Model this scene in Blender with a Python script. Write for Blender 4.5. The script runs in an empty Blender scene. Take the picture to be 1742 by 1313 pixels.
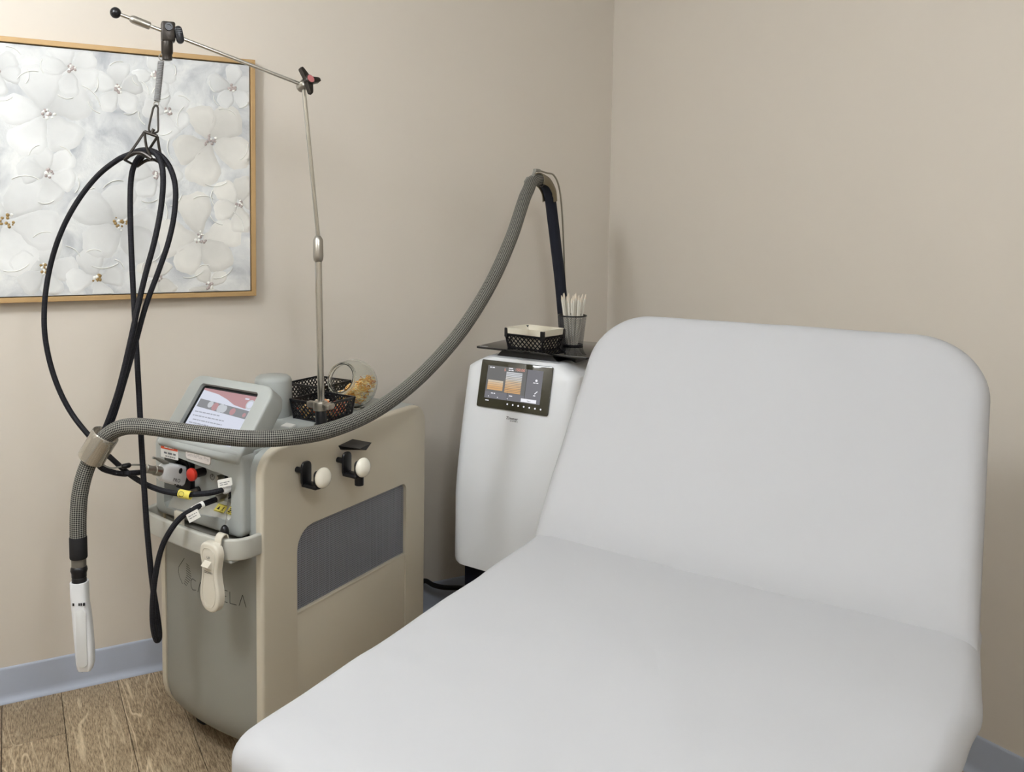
import bpy, bmesh, math, random
from mathutils import Vector, Matrix, noise

random.seed(7)
S = bpy.context.scene
COL = S.collection
PI = math.pi
R = math.radians

# ------------------------------------------------------------------ camera
cam_d = bpy.data.cameras.new('camera')
cam = bpy.data.objects.new('camera', cam_d)
COL.objects.link(cam)
CAM_R = Vector((0.9069, -0.4213, 0.0057))
CAM_U = Vector((0.0227, 0.0623, 0.9978))
CAM_F = Vector((0.4207, 0.9048, -0.0661))
cam.matrix_world = Matrix(((CAM_R.x, CAM_U.x, -CAM_F.x, -2.1738),
                           (CAM_R.y, CAM_U.y, -CAM_F.y, -2.5843),
                           (CAM_R.z, CAM_U.z, -CAM_F.z, 1.40),
                           (0, 0, 0, 1)))
cam_d.sensor_fit = 'HORIZONTAL'
cam_d.sensor_width = 36.0
cam_d.lens = 1387.96 / 1742 * 36.0
cam_d.shift_x = (871 - 659.3) / 1742
cam_d.shift_y = -(656.5 - 482.4) / 1742
cam_d.clip_start = 0.02
S.camera = cam

# ------------------------------------------------------------------ exposure and world
S.view_settings.view_transform = 'Standard'
S.view_settings.look = 'None'
S.view_settings.gamma = 1.0
S.view_settings.use_curve_mapping = False
S.view_settings.exposure = 0.36
wd = bpy.data.worlds.new('world')
S.world = wd
wd.use_nodes = True
wd.node_tree.nodes['Background'].inputs[0].default_value = (1.0, 0.97, 0.92, 1)
wd.node_tree.nodes['Background'].inputs[1].default_value = 0.05

# room extents (corner of the two seen walls is the origin)
X0, X1, Y0, Y1, ZC = -3.35, 0.0, -3.35, 0.0, 2.55
# globe lamps added to light the room, unseen: (x, y, radiated watts)
LAMPS = [(-2.80, -1.30, 47.0), (-1.80, -2.70, 27.0)]
LAMP_R, LAMP_Z = 0.16, 2.33



# ------------------------------------------------------------------ helpers
def lin(c):
    def f(v):
        v /= 255.0
        return v / 12.92 if v <= 0.04045 else ((v + 0.055) / 1.055) ** 2.4
    return (f(c[0]), f(c[1]), f(c[2]), 1.0)


def mat(name, col, rough=0.5, metal=0.0, bump=0.0, bscale=200.0, var=0.0, vscale=8.0, spec=0.5,
        trans=0.0, ior=1.45, emit=None, estr=0.0, coat=0.0, alpha=1.0):
    m = bpy.data.materials.new(name)
    m.use_nodes = True
    nt = m.node_tree
    b = nt.nodes['Principled BSDF']
    c = lin(col)
    b.inputs['Base Color'].default_value = c
    b.inputs['Roughness'].default_value = rough
    b.inputs['Metallic'].default_value = metal
    b.inputs['Specular IOR Level'].default_value = spec
    b.inputs['Transmission Weight'].default_value = trans
    b.inputs['IOR'].default_value = ior
    b.inputs['Coat Weight'].default_value = coat
    b.inputs['Alpha'].default_value = alpha
    if emit:
        b.inputs['Emission Color'].default_value = lin(emit)
        b.inputs['Emission Strength'].default_value = estr
    tc = nt.nodes.new('ShaderNodeTexCoord')
    if bump > 0:
        n = nt.nodes.new('ShaderNodeTexNoise')
        n.inputs['Scale'].default_value = bscale
        n.inputs['Detail'].default_value = 3
        bp = nt.nodes.new('ShaderNodeBump')
        bp.inputs['Strength'].default_value = bump
        bp.inputs['Distance'].default_value = 0.002
        nt.links.new(tc.outputs['Object'], n.inputs['Vector'])
        nt.links.new(n.outputs['Fac'], bp.inputs['Height'])
        nt.links.new(bp.outputs['Normal'], b.inputs['Normal'])
    if var > 0:
        n2 = nt.nodes.new('ShaderNodeTexNoise')
        n2.inputs['Scale'].default_value = vscale
        n2.inputs['Detail'].default_value = 4
        mx = nt.nodes.new('ShaderNodeMix')
        mx.data_type = 'RGBA'
        mx.inputs[6].default_value = (c[0] * (1 - var), c[1] * (1 - var), c[2] * (1 - var), 1)
        mx.inputs[7].default_value = (min(1, c[0] * (1 + var)), min(1, c[1] * (1 + var)), min(1, c[2] * (1 + var)), 1)
        nt.links.new(tc.outputs['Object'], n2.inputs['Vector'])
        nt.links.new(n2.outputs['Fac'], mx.inputs[0])
        nt.links.new(mx.outputs[2], b.inputs['Base Color'])
    return m


def braid(name, dark, light, nu, nv, rough=0.6, bump=0.6):
    """woven sleeve: diamond weave from the tube's own UVs (u around, v in metres)"""
    m = bpy.data.materials.new(name)
    m.use_nodes = True
    nt = m.node_tree
    N = nt.nodes.new
    b = nt.nodes['Principled BSDF']
    b.inputs['Roughness'].default_value = rough
    b.inputs['Specular IOR Level'].default_value = 0.25
    uv = N('ShaderNodeUVMap')
    sp = N('ShaderNodeSeparateXYZ')
    nt.links.new(uv.outputs[0], sp.inputs[0])

    def mth(op, a, bb):
        n = N('ShaderNodeMath')
        n.operation = op
        for i, x in enumerate((a, bb)):
            if x is None:
                continue
            if isinstance(x, (int, float)):
                n.inputs[i].default_value = x
            else:
                nt.links.new(x, n.inputs[i])
        return n.outputs[0]
    a = mth('MULTIPLY', sp.outputs[0], 2 * PI * nu)
    c = mth('MULTIPLY', sp.outputs[1], 2 * PI * nv)
    s1 = mth('SINE', mth('ADD', a, c), None)
    s2 = mth('SINE', mth('SUBTRACT', a, c), None)
    p = mth('MULTIPLY', s1, s2)
    p = mth('ADD', mth('MULTIPLY', p, 0.5), 0.5)
    cr = N('ShaderNodeValToRGB')
    cr.color_ramp.elements[0].position = 0.38
    cr.color_ramp.elements[0].color = lin(dark)
    cr.color_ramp.elements[1].position = 0.62
    cr.color_ramp.elements[1].color = lin(light)
    nt.links.new(p, cr.inputs[0])
    nt.links.new(cr.outputs[0], b.inputs['Base Color'])
    bp = N('ShaderNodeBump')
    bp.inputs['Strength'].default_value = bump
    bp.inputs['Distance'].default_value = 0.001
    nt.links.new(p, bp.inputs['Height'])
    nt.links.new(bp.outputs['Normal'], b.inputs['Normal'])
    return m


def basis(o, ex, ey, ez=None):
    ex = Vector(ex).normalized()
    ey = Vector(ey).normalized()
    ez = Vector(ez).normalized() if ez else ex.cross(ey)
    return Matrix(((ex.x, ey.x, ez.x, o[0]), (ex.y, ey.y, ez.y, o[1]), (ex.z, ey.z, ez.z, o[2]), (0, 0, 0, 1)))


def T(x, y, z):
    return Matrix.Translation((x, y, z))


def along(p, q):
    """frame at p whose Z axis points to q"""
    p, q = Vector(p), Vector(q)
    z = (q - p).normalized()
    return Matrix.Translation(p) @ z.to_track_quat('Z', 'Y').to_matrix().to_4x4()


def rrect(x0, y0, x1, y1, r, n=6):
    """rounded rectangle outline; r = one radius or (bl, br, tr, tl)"""
    if isinstance(r, (int, float)):
        r = (r, r, r, r)
    out = []
    for (cx, cy, a0, rr, sx, sy) in ((x0, y0, PI, r[0], 1, 1), (x1, y0, 1.5 * PI, r[1], -1, 1),
                                     (x1, y1, 0, r[2], -1, -1), (x0, y1, .5 * PI, r[3], 1, -1)):
        if rr <= 1e-6:
            out.append((cx, cy))
            continue
        ox, oy = cx + sx * rr, cy + sy * rr
        for i in range(n + 1):
            a = a0 + i / n * PI / 2
            out.append((ox + rr * math.cos(a), oy + rr * math.sin(a)))
    return out


def spline(pts, sub=6, closed=False):
    P = [Vector(p) for p in pts]
    n = len(P)
    out = []
    rng = range(n) if closed else range(n - 1)
    for i in rng:
        if closed:
            p0, p1, p2, p3 = P[(i - 1) % n], P[i], P[(i + 1) % n], P[(i + 2) % n]
        else:
            p1, p2 = P[i], P[i + 1]
            p0 = P[i - 1] if i > 0 else p1 * 2 - p2
            p3 = P[i + 2] if i + 2 < n else p2 * 2 - p1
        # centripetal-ish: chord scaled tangents
        l = (p2 - p1).length
        t1 = (p2 - p0) * (l / max(1e-6, (p2 - p0).length)) if (p2 - p0).length > 0 else p2 - p1
        t2 = (p3 - p1) * (l / max(1e-6, (p3 - p1).length)) if (p3 - p1).length > 0 else p2 - p1
        for k in range(sub):
            t = k / sub
            t2_, t3_ = t * t, t * t * t
            out.append(p1 * (2 * t3_ - 3 * t2_ + 1) + t1 * (t3_ - 2 * t2_ + t) + p2 * (-2 * t3_ + 3 * t2_) + t2 * (t3_ - t2_))
    if not closed:
        out.append(P[-1].copy())
    return out


class MB:
    def __init__(self):
        self.v, self.f, self.m, self.uv = [], [], [], []

    def add(self, verts, faces, mi=0, M=None, uvs=None):
        o = len(self.v)
        for p in verts:
            p = Vector(p)
            self.v.append(M @ p if M else p)
        flip = M is not None and M.to_3x3().determinant() < 0
        for k, fc in enumerate(faces):
            ids = [i + o for i in fc]
            u = uvs[k] if uvs else None
            if flip:
                ids.reverse()
                u = u[::-1] if u else None
            self.f.append(ids)
            self.m.append(mi)
            self.uv.append(u)
        return self

    def addbm(self, bm, mi=0, M=None):
        bm.verts.ensure_lookup_table()
        bm.verts.index_update()
        self.add([v.co.copy() for v in bm.verts], [[v.index for v in f.verts] for f in bm.faces], mi, M)
        bm.free()
        return self

    def box(self, c, s, mi=0, bev=0.0, seg=2, M=None, rot=None):
        bm = bmesh.new()
        bmesh.ops.create_cube(bm, size=1.0)
        for v in bm.verts:
            v.co = Vector((v.co.x * s[0], v.co.y * s[1], v.co.z * s[2]))
        if bev > 0:
            bmesh.ops.bevel(bm, geom=list(bm.edges), offset=bev, segments=seg, profile=0.5, affect='EDGES')
        MM = T(*c)
        if rot is not None:
            MM = MM @ rot
        if M is not None:
            MM = M @ MM
        return self.addbm(bm, mi, MM)

    def plate(self, outer, t, holes=(), mi=0, bev=0.0, seg=2, M=None, bevhole=False):
        """flat outline in XY extruded by t along +Z, optional holes, optional rounded top rim"""
        bm = bmesh.new()
        edges = []
        for li, loop in enumerate([outer] + list(holes)):
            vs = [bm.verts.new((p[0], p[1], 0)) for p in loop]
            for i in range(len(vs)):
                edges.append(bm.edges.new((vs[i], vs[(i + 1) % len(vs)])))
        if holes:
            bmesh.ops.triangle_fill(bm, use_beauty=True, use_dissolve=False, edges=edges, normal=(0, 0, 1))
        else:
            bm.faces.new([v for v in bm.verts])
        bmesh.ops.recalc_face_normals(bm, faces=list(bm.faces))
        for f in bm.faces:
            if f.normal.z < 0:
                f.normal_flip()
        base = list(bm.faces)
        bnd = [e for e in bm.edges if len(e.link_faces) == 1]
        r = bmesh.ops.extrude_face_region(bm, geom=base)
        top = [g for g in r['geom'] if isinstance(g, bmesh.types.BMVert)]
        for v in top:
            v.co.z += t
        for f in base:
            if f.is_valid:
                f.normal_flip()
        bmesh.ops.recalc_face_normals(bm, faces=list(bm.faces))
        if bev > 0:
            tv = set(top)
            hx = set()
            for h in holes:
                for p in h:
                    hx.add((round(p[0], 5), round(p[1], 5)))
            ed = []
            for e in bm.edges:
                if e.verts[0] in tv and e.verts[1] in tv and len(e.link_faces) == 2:
                    n0, n1 = e.link_faces[0].normal, e.link_faces[1].normal
                    if abs(n0.dot(n1)) < 0.5:
                        k = (round(e.verts[0].co.x, 5), round(e.verts[0].co.y, 5))
                        if k in hx and not bevhole:
                            continue
                        ed.append(e)
            bmesh.ops.bevel(bm, geom=ed, offset=bev, segments=seg, profile=0.5, affect='EDGES')
        return self.addbm(bm, mi, M)

    def loft(self, rings, mi=0, M=None, caps=True, closed=True, vclosed=False):
        n = len(rings[0])
        verts = [p for r in rings for p in r]
        faces = []
        L = len(rings)
        for i in range(L if vclosed else L - 1):
            for j in range(n if closed else n - 1):
                a, b = i * n + j, i * n + (j + 1) % n
                k = ((i + 1) % L) * n
                faces.append([a, b, k + (j + 1) % n, k + j])
        if caps and closed and not vclosed:
            faces.append(list(range(n))[::-1])
            faces.append([(L - 1) * n + j for j in range(n)])
        return self.add(verts, faces, mi, M)

    def lathe(self, prof, n=24, mi=0, M=None, caps=True, a0=0.0):
        rings = [[(r * math.cos(2 * PI * j / n + a0), r * math.sin(2 * PI * j / n + a0), z) for j in range(n)] for r, z in prof]
        return self.loft(rings, mi, M, caps)

    def cyl(self, p, q, r, r2=None, n=16, mi=0):
        L = (Vector(q) - Vector(p)).length
        return self.lathe([(r, 0), (r2 if r2 else r, L)], n, mi, along(p, q))

    def ball(self, c, r, mi=0, n=20, sq=(1, 1, 1), M=None):
        k = n // 2
        prof = [(max(1e-4, math.sin(PI * i / k)) * r, -math.cos(PI * i / k) * r) for i in range(k + 1)]
        MM = T(*c) @ Matrix.Diagonal((sq[0], sq[1], sq[2], 1))
        return self.lathe(prof, n, mi, (M @ MM) if M else MM)

    def tube(self, pts, r, n=12, mi=0, closed=False, sub=5, caps=True, M=None, flat=None, radii=None):
        P = spline(pts, sub, closed) if sub > 1 else [Vector(p) for p in pts]
        L = len(P)
        tang = []
        for i in range(L):
            if closed:
                t = P[(i + 1) % L] - P[(i - 1) % L]
            else:
                t = P[min(i + 1, L - 1)] - P[max(i - 1, 0)]
            tang.append(t.normalized())
        up = Vector((0, 0, 1)) if abs(tang[0].z) < 0.9 else Vector((1, 0, 0))
        nrm = (up - tang[0] * up.dot(tang[0])).normalized()
        verts, dist = [], [0.0]
        for i in range(L):
            if i > 0:
                nrm = (nrm - tang[i] * nrm.dot(tang[i])).normalized()
                dist.append(dist[-1] + (P[i] - P[i - 1]).length)
            bn = tang[i].cross(nrm)
            rr = r if radii is None else radii[min(len(radii) - 1, int(round(i * (len(radii) - 1) / (L - 1))))]
            for j in range(n):
                a = 2 * PI * j / n
                verts.append(P[i] + nrm * (math.cos(a) * rr) + bn * (math.sin(a) * rr * (flat or 1)))
        faces, uvs = [], []
        for i in range(L if closed else L - 1):
            i2 = (i + 1) % L
            d1 = dist[i]
            d2 = dist[i + 1] if i + 1 < L else dist[i] + (P[0] - P[i]).length
            for j in range(n):
                faces.append([i * n + j, i * n + (j + 1) % n, i2 * n + (j + 1) % n, i2 * n + j])
                uvs.append([(j / n, d1), ((j + 1) / n, d1), ((j + 1) / n, d2), (j / n, d2)])
        if caps and not closed:
            faces.append(list(range(n))[::-1])
            uvs.append([(0, 0)] * n)
            faces.append([(L - 1) * n + j for j in range(n)])
            uvs.append([(0, 0)] * n)
        return self.add(verts, faces, mi, M, uvs)

    def torus(self, Rr, r, M=None, n=28, k=8, mi=0, sx=1, sy=1):
        pts = [(Rr * sx * math.cos(2 * PI * i / n), Rr * sy * math.sin(2 * PI * i / n), 0) for i in range(n)]
        return self.tube(pts, r, k, mi, closed=True, sub=1, M=M)

    def poly(self, pts, z=0.0, mi=0, M=None):
        return self.add([(p[0], p[1], z) for p in pts], [list(range(len(pts)))], mi, M)

    def rect(self, x0, y0, x1, y1, z=0.0, mi=0, M=None):
        return self.poly([(x0, y0), (x1, y0), (x1, y1), (x0, y1)], z, mi, M)

    def ell(self, cx, cy, rx, ry, z=0.0, mi=0, M=None, n=20):
        return self.poly([(cx + rx * math.cos(2 * PI * i / n), cy + ry * math.sin(2 * PI * i / n)) for i in range(n)], z, mi, M)

    def words(self, x0, y0, x1, h, z, mi, M=None, seed=1):
        """a line of print too small to read: word-long bars"""
        rn = random.Random(seed)
        x = x0
        while x < x1 - h:
            w = min(h * rn.uniform(1.6, 5.0), x1 - x)
            self.rect(x, y0, x + w, y0 + h, z, mi, M)
            x += w + h * 0.8
        return self

    def text(self, s, size, z=0.0, mi=0, M=None, align='LEFT', ext=0.0, off=0.0):
        cu = bpy.data.curves.new('t', 'FONT')
        cu.body = s
        cu.size = size
        cu.align_x = align
        cu.extrude = ext
        cu.offset = off
        cu.resolution_u = 3
        ob = bpy.data.objects.new('t', cu)
        COL.objects.link(ob)
        dg = bpy.context.evaluated_depsgraph_get()
        me = bpy.data.meshes.new_from_object(ob.evaluated_get(dg))
        vs = [Vector((v.co.x, v.co.y, v.co.z + z)) for v in me.vertices]
        fs = [list(p.vertices) for p in me.polygons]
        bpy.data.objects.remove(ob)
        bpy.data.curves.remove(cu)
        bpy.data.meshes.remove(me)
        return self.add(vs, fs, mi, M)

    def build(self, name, mats, parent=None, smooth=35, M=None):
        me = bpy.data.meshes.new(name)
        me.from_pydata([tuple(v) for v in self.v], [], self.f)
        if not isinstance(mats, (list, tuple)):
            mats = [mats]
        for m in mats:
            me.materials.append(m)
        me.polygons.foreach_set('material_index', self.m)
        if any(u for u in self.uv):
            lay = me.uv_layers.new(name='UVMap')
            for p, u in zip(me.polygons, self.uv):
                if u:
                    for li, q in zip(p.loop_indices, u):
                        lay.data[li].uv = q
        if smooth:
            me.polygons.foreach_set('use_smooth', [True] * len(me.polygons))
            me.update()
            me.set_sharp_from_angle(angle=R(smooth))
        me.update()
        ob = bpy.data.objects.new(name, me)
        COL.objects.link(ob)
        if parent is not None:
            ob.parent = parent
        if M is not None:
            ob.matrix_local = M
        return ob


def thing(name, label, cat, loc=(0, 0, 0), rotz=0.0, group=None):
    o = bpy.data.objects.new(name, None)
    o.empty_display_size = 0.05
    COL.objects.link(o)
    o.location = loc
    o.rotation_euler = (0, 0, rotz)
    tag(o, label, cat, group)
    return o


def tag(o, label, cat, group=None):
    o['label'] = label
    o['category'] = cat
    if group:
        o['group'] = group
    return o


def struct(o):
    o['kind'] = 'structure'
    return o


# ------------------------------------------------------------------ materials
M_wall = mat('wall_paint', (208, 200, 188), 0.75, spec=0.3)
M_ceil = mat('ceiling_white', (238, 238, 236), 0.9)
M_base = mat('vinyl_base', (168, 175, 189), 0.45, var=0.04, vscale=14)
M_sheet = mat('white_cotton', (178, 178, 179), 0.95, spec=0.1)
M_tan = mat('beige_plastic', (194, 186, 168), 0.42)
M_tan2 = mat('beige_plastic_lower', (176, 168, 149), 0.45)
M_grey = mat('grey_plastic', (164, 167, 163), 0.45)
M_greyd = mat('grey_plastic_dark', (138, 137, 129), 0.5)
M_greyl = mat('grey_plastic_light', (178, 177, 168), 0.4)
M_black = mat('black_plastic', (16, 16, 20), 0.3)
M_blackm = mat('black_matte', (22, 22, 24), 0.7)
M_darkm = mat('dark_bronze_metal', (62, 58, 54), 0.35, 0.8)
M_chrome = mat('chrome', (200, 198, 192), 0.16, 1.0)
M_steel = mat('brushed_steel', (172, 168, 160), 0.32, 1.0)
M_white = mat('white_plastic', (226, 228, 230), 0.35)
M_cream = mat('cream_plastic', (226, 220, 202), 0.35)
M_rem = mat('remote_shell', (208, 202, 187), 0.4)
M_knob = mat('white_gloss', (240, 236, 222), 0.12, coat=0.4)
M_red = mat('red_plastic', (214, 60, 45), 0.3)
M_pink = mat('red_sticker', (186, 112, 112), 0.5)
M_yel = mat('yellow_label', (222, 206, 92), 0.5)
M_ink = mat('black_ink', (28, 28, 30), 0.6)
M_inkg = mat('grey_ink', (120, 122, 124), 0.6)
M_paper = mat('white_label', (232, 231, 226), 0.5)
M_orange = mat('orange_label', (226, 88, 52), 0.5)
M_bronze = mat('gold_frame', (178, 146, 100), 0.4, 0.15, var=0.08, vscale=20)
M_gap = mat('shadow_gap', (30, 27, 25), 0.9)
M_glass = mat('clear_glass', (250, 252, 250), 0.02, trans=1.0, ior=1.25)
M_clear = mat('clear_plastic_band', (214, 208, 196), 0.08, 0.35, trans=0.7, ior=1.3)
M_dglass = mat('smoked_glass', (9, 10, 13), 0.015, spec=0.5, ior=1.6)
M_bezel = mat('screen_glass', (62, 60, 48), 0.05, spec=0.6)
M_hose = braid('braided_grey_sleeve', (26, 26, 26), (138, 136, 128), 11, 105, 0.6, 0.9)
M_cable = braid('braided_black_sleeve', (5, 5, 8), (34, 34, 40), 5, 140, 0.6, 0.4)
M_foam = mat('black_foam_sleeve', (26, 29, 40), 0.9, bump=0.5, bscale=500)

M_scrw = mat('screen_white', (14, 14, 14), 0.3, emit=(206, 210, 224), estr=0.8)
M_scrm = mat('screen_maroon', (14, 14, 14), 0.3, emit=(176, 134, 138), estr=0.8)
M_scrg = mat('screen_grey', (14, 14, 14), 0.3, emit=(128, 130, 134), estr=0.8)
M_scrl = mat('screen_silver', (14, 14, 14), 0.3, emit=(188, 192, 198), estr=0.8)
M_scrt = mat('screen_text', (14, 14, 14), 0.3, emit=(150, 154, 164), estr=0.8)
M_scrb = mat('screen_black', (20, 20, 22), 0.2)
M_uig = mat('display_grey', (14, 14, 14), 0.2, emit=(104, 104, 104), estr=0.8)
M_uid = mat('display_slate', (14, 14, 14), 0.2, emit=(112, 112, 118), estr=0.8)
M_uiw = mat('display_white', (14, 14, 14), 0.2, emit=(236, 236, 242), estr=0.8)
M_uio = [mat('display_bar', (14, 14, 14), 0.2, emit=c, estr=0.8) for c in
         ((200, 202, 206), (200, 197, 192), (204, 190, 168), (208, 180, 148), (210, 174, 132), (206, 162, 112))]
M_uit = mat('display_red_digits', (14, 14, 14), 0.2, emit=(236, 160, 140), estr=0.8)


# wood floor planks
def wood_mat():
    m = bpy.data.materials.new('grey_oak_plank')
    m.use_nodes = True
    nt = m.node_tree
    N = nt.nodes.new
    L = nt.links.new
    b = nt.nodes['Principled BSDF']
    b.inputs['Roughness'].default_value = 0.5
    g = N('ShaderNodeNewGeometry')
    oi = N('ShaderNodeObjectInfo')
    sep = N('ShaderNodeCombineXYZ')
    mul = N('ShaderNodeMath'); mul.operation = 'MULTIPLY'; mul.inputs[1].default_value = 37.0
    L(oi.outputs['Random'], mul.inputs[0])
    L(mul.outputs[0], sep.inputs[0]); L(mul.outputs[0], sep.inputs[1]); L(mul.outputs[0], sep.inputs[2])
    add = N('ShaderNodeVectorMath'); add.operation = 'ADD'
    L(g.outputs['Position'], add.inputs[0]); L(sep.outputs[0], add.inputs[1])
    mp = N('ShaderNodeMapping'); mp.inputs['Scale'].default_value = (1.0, 0.16, 1.0)
    L(add.outputs[0], mp.inputs[0])
    n1 = N('ShaderNodeTexNoise'); n1.inputs['Scale'].default_value = 9.0; n1.inputs['Detail'].default_value = 2.0
    n1.inputs['Distortion'].default_value = 0.4
    L(mp.outputs[0], n1.inputs['Vector'])
    wv = N('ShaderNodeMath'); wv.operation = 'MULTIPLY'; wv.inputs[1].default_value = 75.0
    L(n1.outputs['Fac'], wv.inputs[0])
    sn = N('ShaderNodeMath'); sn.operation = 'SINE'; L(wv.outputs[0], sn.inputs[0])
    rp = N('ShaderNodeMapRange'); rp.inputs[1].default_value = 0.75; rp.inputs[2].default_value = 1.0
    L(sn.outputs[0], rp.inputs[0])
    mp2 = N('ShaderNodeMapping'); mp2.inputs['Scale'].default_value = (360.0, 42.0, 1.0)
    L(add.outputs[0], mp2.inputs[0])
    n2 = N('ShaderNodeTexNoise'); n2.inputs['Scale'].default_value = 1.0; n2.inputs['Detail'].default_value = 6.0
    n2.inputs['Roughness'].default_value = 0.7
    L(mp2.outputs[0], n2.inputs['Vector'])
    n3 = N('ShaderNodeTexNoise'); n3.inputs['Scale'].default_value = 7.0; n3.inputs['Detail'].default_value = 3.0
    L(mp.outputs[0], n3.inputs['Vector'])
    c1 = N('ShaderNodeValToRGB')
    c1.color_ramp.elements[0].position = 0.38; c1.color_ramp.elements[0].color = lin((108, 90, 67))
    c1.color_ramp.elements[1].position = 0.64; c1.color_ramp.elements[1].color = lin((188, 168, 138))
    L(n2.outputs['Fac'], c1.inputs[0])
    mx = N('ShaderNodeMix'); mx.data_type = 'RGBA'; mx.inputs[7].default_value = lin((226, 208, 176))
    ga = N('ShaderNodeMath'); ga.operation = 'MULTIPLY'; ga.inputs[1].default_value = 0.55
    gate = N('ShaderNodeMapRange'); gate.inputs[1].default_value = 0.45; gate.inputs[2].default_value = 0.62
    L(n3.outputs['Fac'], gate.inputs[0])
    gm = N('ShaderNodeMath'); gm.operation = 'MULTIPLY'
    L(rp.outputs[0], gm.inputs[0]); L(gate.outputs[0], gm.inputs[1]); L(gm.outputs[0], ga.inputs[0])
    L(c1.outputs[0], mx.inputs[6]); L(ga.outputs[0], mx.inputs[0])
    # patchy tone + plank to plank tone
    mx2 = N('ShaderNodeMix'); mx2.data_type = 'RGBA'; mx2.blend_type = 'MULTIPLY'; mx2.inputs[0].default_value = 1.0
    tone = N('ShaderNodeMapRange'); tone.inputs[1].default_value = 0.25; tone.inputs[2].default_value = 0.75
    tone.inputs[3].default_value = 0.82; tone.inputs[4].default_value = 1.12
    L(n3.outputs['Fac'], tone.inputs[0])
    tr = N('ShaderNodeMapRange'); tr.inputs[3].default_value = 0.86; tr.inputs[4].default_value = 1.1
    L(oi.outputs['Random'], tr.inputs[0])
    tm = N('ShaderNodeMath'); tm.operation = 'MULTIPLY'
    L(tone.outputs[0], tm.inputs[0]); L(tr.outputs[0], tm.inputs[1])
    L(mx.outputs[2], mx2.inputs[6]); L(tm.outputs[0], mx2.inputs[7])
    L(mx2.outputs[2], b.inputs['Base Color'])
    bp = N('ShaderNodeBump'); bp.inputs['Strength'].default_value = 0.25; bp.inputs['Distance'].default_value = 0.001
    L(n2.outputs['Fac'], bp.inputs['Height']); L(bp.outputs['Normal'], b.inputs['Normal'])
    return m


M_wood = wood_mat()

# ------------------------------------------------------------------ the room
SK = math.atan2(0.07, 1.37)                       # the right-hand wall opens out a little from square
XR = lambda y: -y * math.tan(SK)                  # x of the right-hand wall at y
# floor: sub-floor slab and planks
fl = struct(MB().box(((X0 + 0.2) / 2, Y0 / 2, -0.05), (-X0 + 0.2, -Y0, 0.08)).build('floor', M_gap))
PW = 0.1615
k = 0
xs = -2.2205 - PW * 7
i = 0
while xs < 0.2:
    xa, xb = max(xs, X0), min(xs + PW, 0.17)
    off = {-1: -0.9, 0: -0.2357, 1: -0.75, 2: -1.0, 3: -0.62}.get(round((xs + 2.2205) / PW), -(0.11 + (i * 0.53) % 1.05))
    ys = off + 1.22
    while ys > Y0:
        ya, yb = max(ys - 1.22, Y0), min(ys, 0.0)
        if yb - ya > 0.01 and xb - xa > 0.01:
            g = 0.0008
            xb2 = xb
            # last boards follow the wall line
            MB().plate([(xa + g, ya + g), (min(xb2, XR(ya)) - g if xb2 > XR(ya) else xb2 - g, ya + g),
                        (min(xb2, max(xa + 2 * g, XR(yb))) - g, yb - g), (xa + g, yb - g)], 0.009,
                       M=T(0, 0, -0.009), bev=0.0008, seg=1).build('plank', M_wood, fl, 0)
        ys -= 1.22
    xs += PW
    i += 1


def wall(name, p, q, h=ZC, t=0.1, m=M_wall):
    p, q = Vector((p[0], p[1], 0)), Vector((q[0], q[1], 0))
    dx = (q - p).normalized()
    L = (q - p).length
    nrm = Vector((-dx.y, dx.x, 0))                 # outward
    mb = MB()
    mb.box((L / 2, t / 2, h / 2), (L, t, h), M=basis(p, dx, nrm, (0, 0, 1)))
    return struct(mb.build(name, m, smooth=0))


XRF = XR(Y0)
wall('wall_back', (X0 - 0.1, 0), (0.1, 0))
wall('wall_right', (0, 0), (XRF, Y0))
wall('wall_front', (XRF, Y0), (X0, Y0))
wall('wall_left', (X0, Y0), (X0, 0))
struct(MB().box(((X0 + 0.2) / 2, Y0 / 2, ZC + 0.05), (-X0 + 0.4, -Y0 + 0.2, 0.1)).build('ceiling', M_ceil, smooth=0))


def baseboard(name, p, q):
    """coved vinyl base: flat strip with a rounded top lip and a curved toe"""
    p, q = Vector((p[0], p[1], 0)), Vector((q[0], q[1], 0))
    dx = (q - p).normalized()
    L = (q - p).length
    inn = Vector((dx.y, -dx.x, 0))
    prof = [(0, 0), (0.017, 0), (0.0165, 0.003), (0.012, 0.007), (0.008, 0.012), (0.0055, 0.018), (0.0045, 0.026),
            (0.0045, 0.098), (0.0035, 0.1025), (0.0015, 0.1045), (0, 0.105)]
    M = basis(p, dx, inn, (0, 0, 1))
    rings = [[(x, a, b) for a, b in prof] for x in (0, L)]
    return struct(MB().loft(rings, M=M).build(name, M_base, smooth=50))


baseboard('baseboard_back', (X0, 0), (-0.003, 0))
baseboard('baseboard_right', (XR(-.003), -.003), (XRF, Y0))
baseboard('baseboard_front', (XRF, Y0), (X0, Y0))
baseboard('baseboard_left', (X0, Y0), (X0, 0))

# added globe lamps that light the room from above the frame, out of view
for n_, (x, y, wt) in enumerate(LAMPS):
    lt = thing('ceiling_light', ['white glass globe lamp under the ceiling on the painting side', 'white glass globe lamp under the ceiling beyond the foot of the bed'][n_],
               'ceiling light', (x, y, ZC))
    MB().lathe([(.07, 0), (.07, -.02), (.03, -.035), (.03, LAMP_Z - ZC + LAMP_R - .004)], 24).build('canopy', M_white, lt)
    em = mat('lit_globe', (240, 240, 236), 0.5, emit=(255, 255, 255), estr=wt / (PI * 4 * PI * LAMP_R ** 2))
    em.node_tree.nodes['Principled BSDF'].inputs['Emission Color'].default_value = (0.93, 0.98, 1.04, 1)
    MB().ball((0, 0, LAMP_Z - ZC), LAMP_R, n=32).build('globe', em, lt, 180)

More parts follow.
